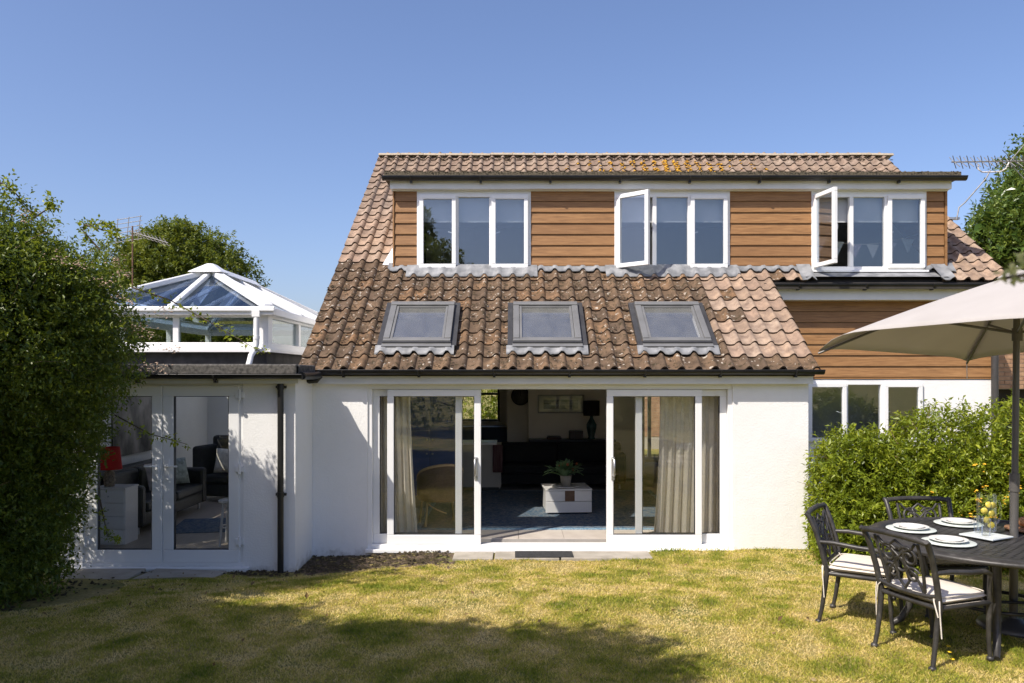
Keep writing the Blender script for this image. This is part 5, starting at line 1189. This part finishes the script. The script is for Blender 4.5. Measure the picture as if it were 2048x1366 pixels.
# --- out of focus twig reaching in on the right, close to the lens
nb_ = thing('near_shrub', 'blurred leafy twig tip at the right edge close to the lens', 'shrub', (1.35, 1.1, 0)); inv = Matrix.Translation((-1.35, -1.1, 0))
tw = [Vector((1.35, 1.1, 0)), Vector((1.33, 1.1, 1.2)), Vector((1.15, 1.08, 1.9)), at(2120, 545, .92), at(2060, 548, .90), at(2012, 556, .88)]
o = obj('stem', MB().tube(tw, [.012, .01, .007, .004, .003, .002], 8), M['bark']); o.parent = nb_; o.matrix_parent_inverse = inv
lp = [at(2000+random.uniform(0, 130), 546+random.uniform(-16, 30), .90+random.uniform(-.03, .04)) for _ in range(17)]
o = obj('foliage', leaves(np.array(lp), unit(rng.normal(size=(len(lp), 3))), 3, .012, .016, .010, 91, .2, .5), leafmat('young_leaf', (.28,.32,.10), (.46,.47,.20), (.66,.62,.36), .45, .45)); o.parent = nb_; o.matrix_parent_inverse = inv

# ------------------------------------------------------------------ grass
def grass():
    r = np.random.default_rng(101); Cx, Cy = [], []
    # density falls with distance from the lens
    for y0, y1, dens in ((3.4, 4.6, 2500), (4.6, 5.6, 12500), (5.6, 6.8, 10500), (6.8, 8.2, 7800), (8.2, 10.15, 6000)):
        xl = -.95*y1; xr = .95*y1; n = int((xr-xl)*(y1-y0)*dens); Cx.append(r.uniform(xl, xr, n)); Cy.append(r.uniform(y0, y1, n))
    x = np.concatenate(Cx); y = np.concatenate(Cy)
    ok = (np.abs(x) < .70*y) | ((np.abs(x) < .95*y) & (r.uniform(0, 1, len(x)) < .3))
    ok &= ~((x < -2.52) & (y > 9.02+.08*np.sin(x*5))) & ~((x > -2.6) & (x < -.70) & (y > 9.18+.28*sstep(-1.9, -.75, x)+.07*np.sin(x*6.3)))
    ok &= ~((x > -.85) & (x < 1.74) & (y > 9.72+.02*np.sin(x*11))) & ~((x > -5.2) & (x < -3.3) & (y > 8.62+.05*np.sin(x*9)+.12*(x > -4.3)*(x+4.3)))
    d2 = ((x+5.1)/1.2)**2+((y-7.7)/1.2)**2; ok &= d2 > 1
    x, y = x[ok], y[ok]; n = len(x)
    def fbm(x, y, f, s):
        o = np.zeros_like(x); q = np.random.default_rng(s)
        for k in range(14):
            a = q.uniform(0, 6.28); ff = f*q.uniform(.5, 2.2); o += np.sin((x*np.cos(a)+y*np.sin(a))*ff+q.uniform(0, 6.28))/14**.5
        return o
    dry = .63+.15*fbm(x, y, 2.6, 1)+.18*fbm(x, y, 7, 2)+.14*fbm(x, y, 20, 3)
    thin = np.clip(1.25-.75*np.clip(dry, 0, 1.2), .25, 1); k = r.uniform(0, 1, n) < thin+.25; x, y, dry = x[k], y[k], dry[k]; n = len(x)
    tuft = np.clip(fbm(x, y, 30, 5)-1.35, 0, 1)*.35+.8*np.exp(-((y-10.14)/.05)**2)*(x > 1.7)+.5*np.exp(-((y-9.70)/.04)**2)*(x > -.9)*(x < 1.75)
    z = lawn_z(x, y)-.004; h = r.uniform(.014, .032, n)*(1.12-.45*np.clip(dry, 0, 1))*(1+tuft); dry = dry-.25*np.clip(tuft, 0, 1); wd = r.uniform(.0018, .0036, n)*(1+.10*(y-5))
    an = r.uniform(0, 6.28, n); le = r.uniform(.1, 1.05, n)*h*(1+.6*np.clip(dry, 0, 1)); lx_, ly_ = np.cos(an)*le, np.sin(an)*le; fa = r.uniform(0, 6.28, n); px_, py_ = np.cos(fa)*wd, np.sin(fa)*wd
    V = np.stack([np.stack([x-px_, y-py_, z], -1), np.stack([x+px_, y+py_, z], -1), np.stack([x+lx_*.45+px_*.7, y+ly_*.45+py_*.7, z+h*.62], -1), np.stack([x+lx_, y+ly_, z+h], -1)], 1).reshape(-1, 3)
    i4 = np.arange(n)[:, None]*4; Fc = np.concatenate([i4+[[0, 1, 2]], i4+[[0, 2, 3]]])
    q = np.clip(dry+r.normal(0, .17, n), 0, 1)
    t = NT('grass_blades'); a = t.n('ShaderNodeAttribute', attribute_name='rnd')
    c = t.ramp(a.outputs['Fac'], [(0, (.15,.20,.018)), (.35, (.31,.33,.035)), (.58, (.52,.45,.085)), (.8, (.72,.56,.20)), (1, (.80,.64,.30))])
    t.col(c); t.set(Roughness=.6); t.b.inputs['Specular IOR Level'].default_value = .25
    tl_ = t.n('ShaderNodeBsdfTranslucent'); t.l(c, tl_.inputs[0]); mx = t.n('ShaderNodeMixShader'); mx.inputs[0].default_value = .3
    t.l(t.b.outputs[0], mx.inputs[1]); t.l(tl_.outputs[0], mx.inputs[2]); t.l(mx.outputs[0], t.out.inputs[0])
    g = stuff(obj('grass', npmesh('grass', V, Fc, {'rnd': np.repeat(q, 4)}), t.m)); g['label'] = 'short patchy lawn grass, part green and part dried to straw'; g['category'] = 'grass'
    print('grass blades', n)
grass()
# fallen leaves on the lawn
fx = [(random.uniform(-3.5, 3.5), random.uniform(5.0, 9.4)) for _ in range(90)]+[(random.gauss(-3.6, .6), random.uniform(6.5, 9)) for _ in range(60)]
flp = np.array([(a, b, float(lawn_z(a, b))+.026) for a, b in fx])
fo_ = stuff(obj('fallen_leaves', leaves(flp, unit(rng.normal(size=(len(flp), 3))*[1, 1, .15]), 1, .01, .045, .026, 95, .0, .2), leafmat('dead_leaf', (.12,.07,.03), (.22,.14,.06), (.36,.28,.14), .15, .7)))
fo_['label'] = 'scattered small dead leaves lying on the grass'; fo_['category'] = 'leaves'
# dandelions
dp = MB()
for k, (px_, py_) in enumerate(((1900, 1315), (1897, 1303), (1905, 1330))):
    d_ = 2*F/(py_-750); x, y = PX(px_, d_), d_; f_ = thing('dandelion', ('dandelion flower in the grass right of the nearest chair leg', 'small dandelion just above the larger one in the grass', 'lowest dandelion in the grass by the chair')[k], 'flower', (x, y, float(lawn_z(x, y))), 0, 'dandelions in the lawn')
    obj('stem', MB().tube([(0, 0, 0), (.004, 0, .035)], .002, 5), M['strap'], f_); obj('petals', MB().lathe([(0, .034), (.013, .038), (.016, .043), (.008, .046), (0, .047)], n=12), surf('dandelion_yellow', (.7,.45,.01), (.8,.55,.02), 80, .7), f_)
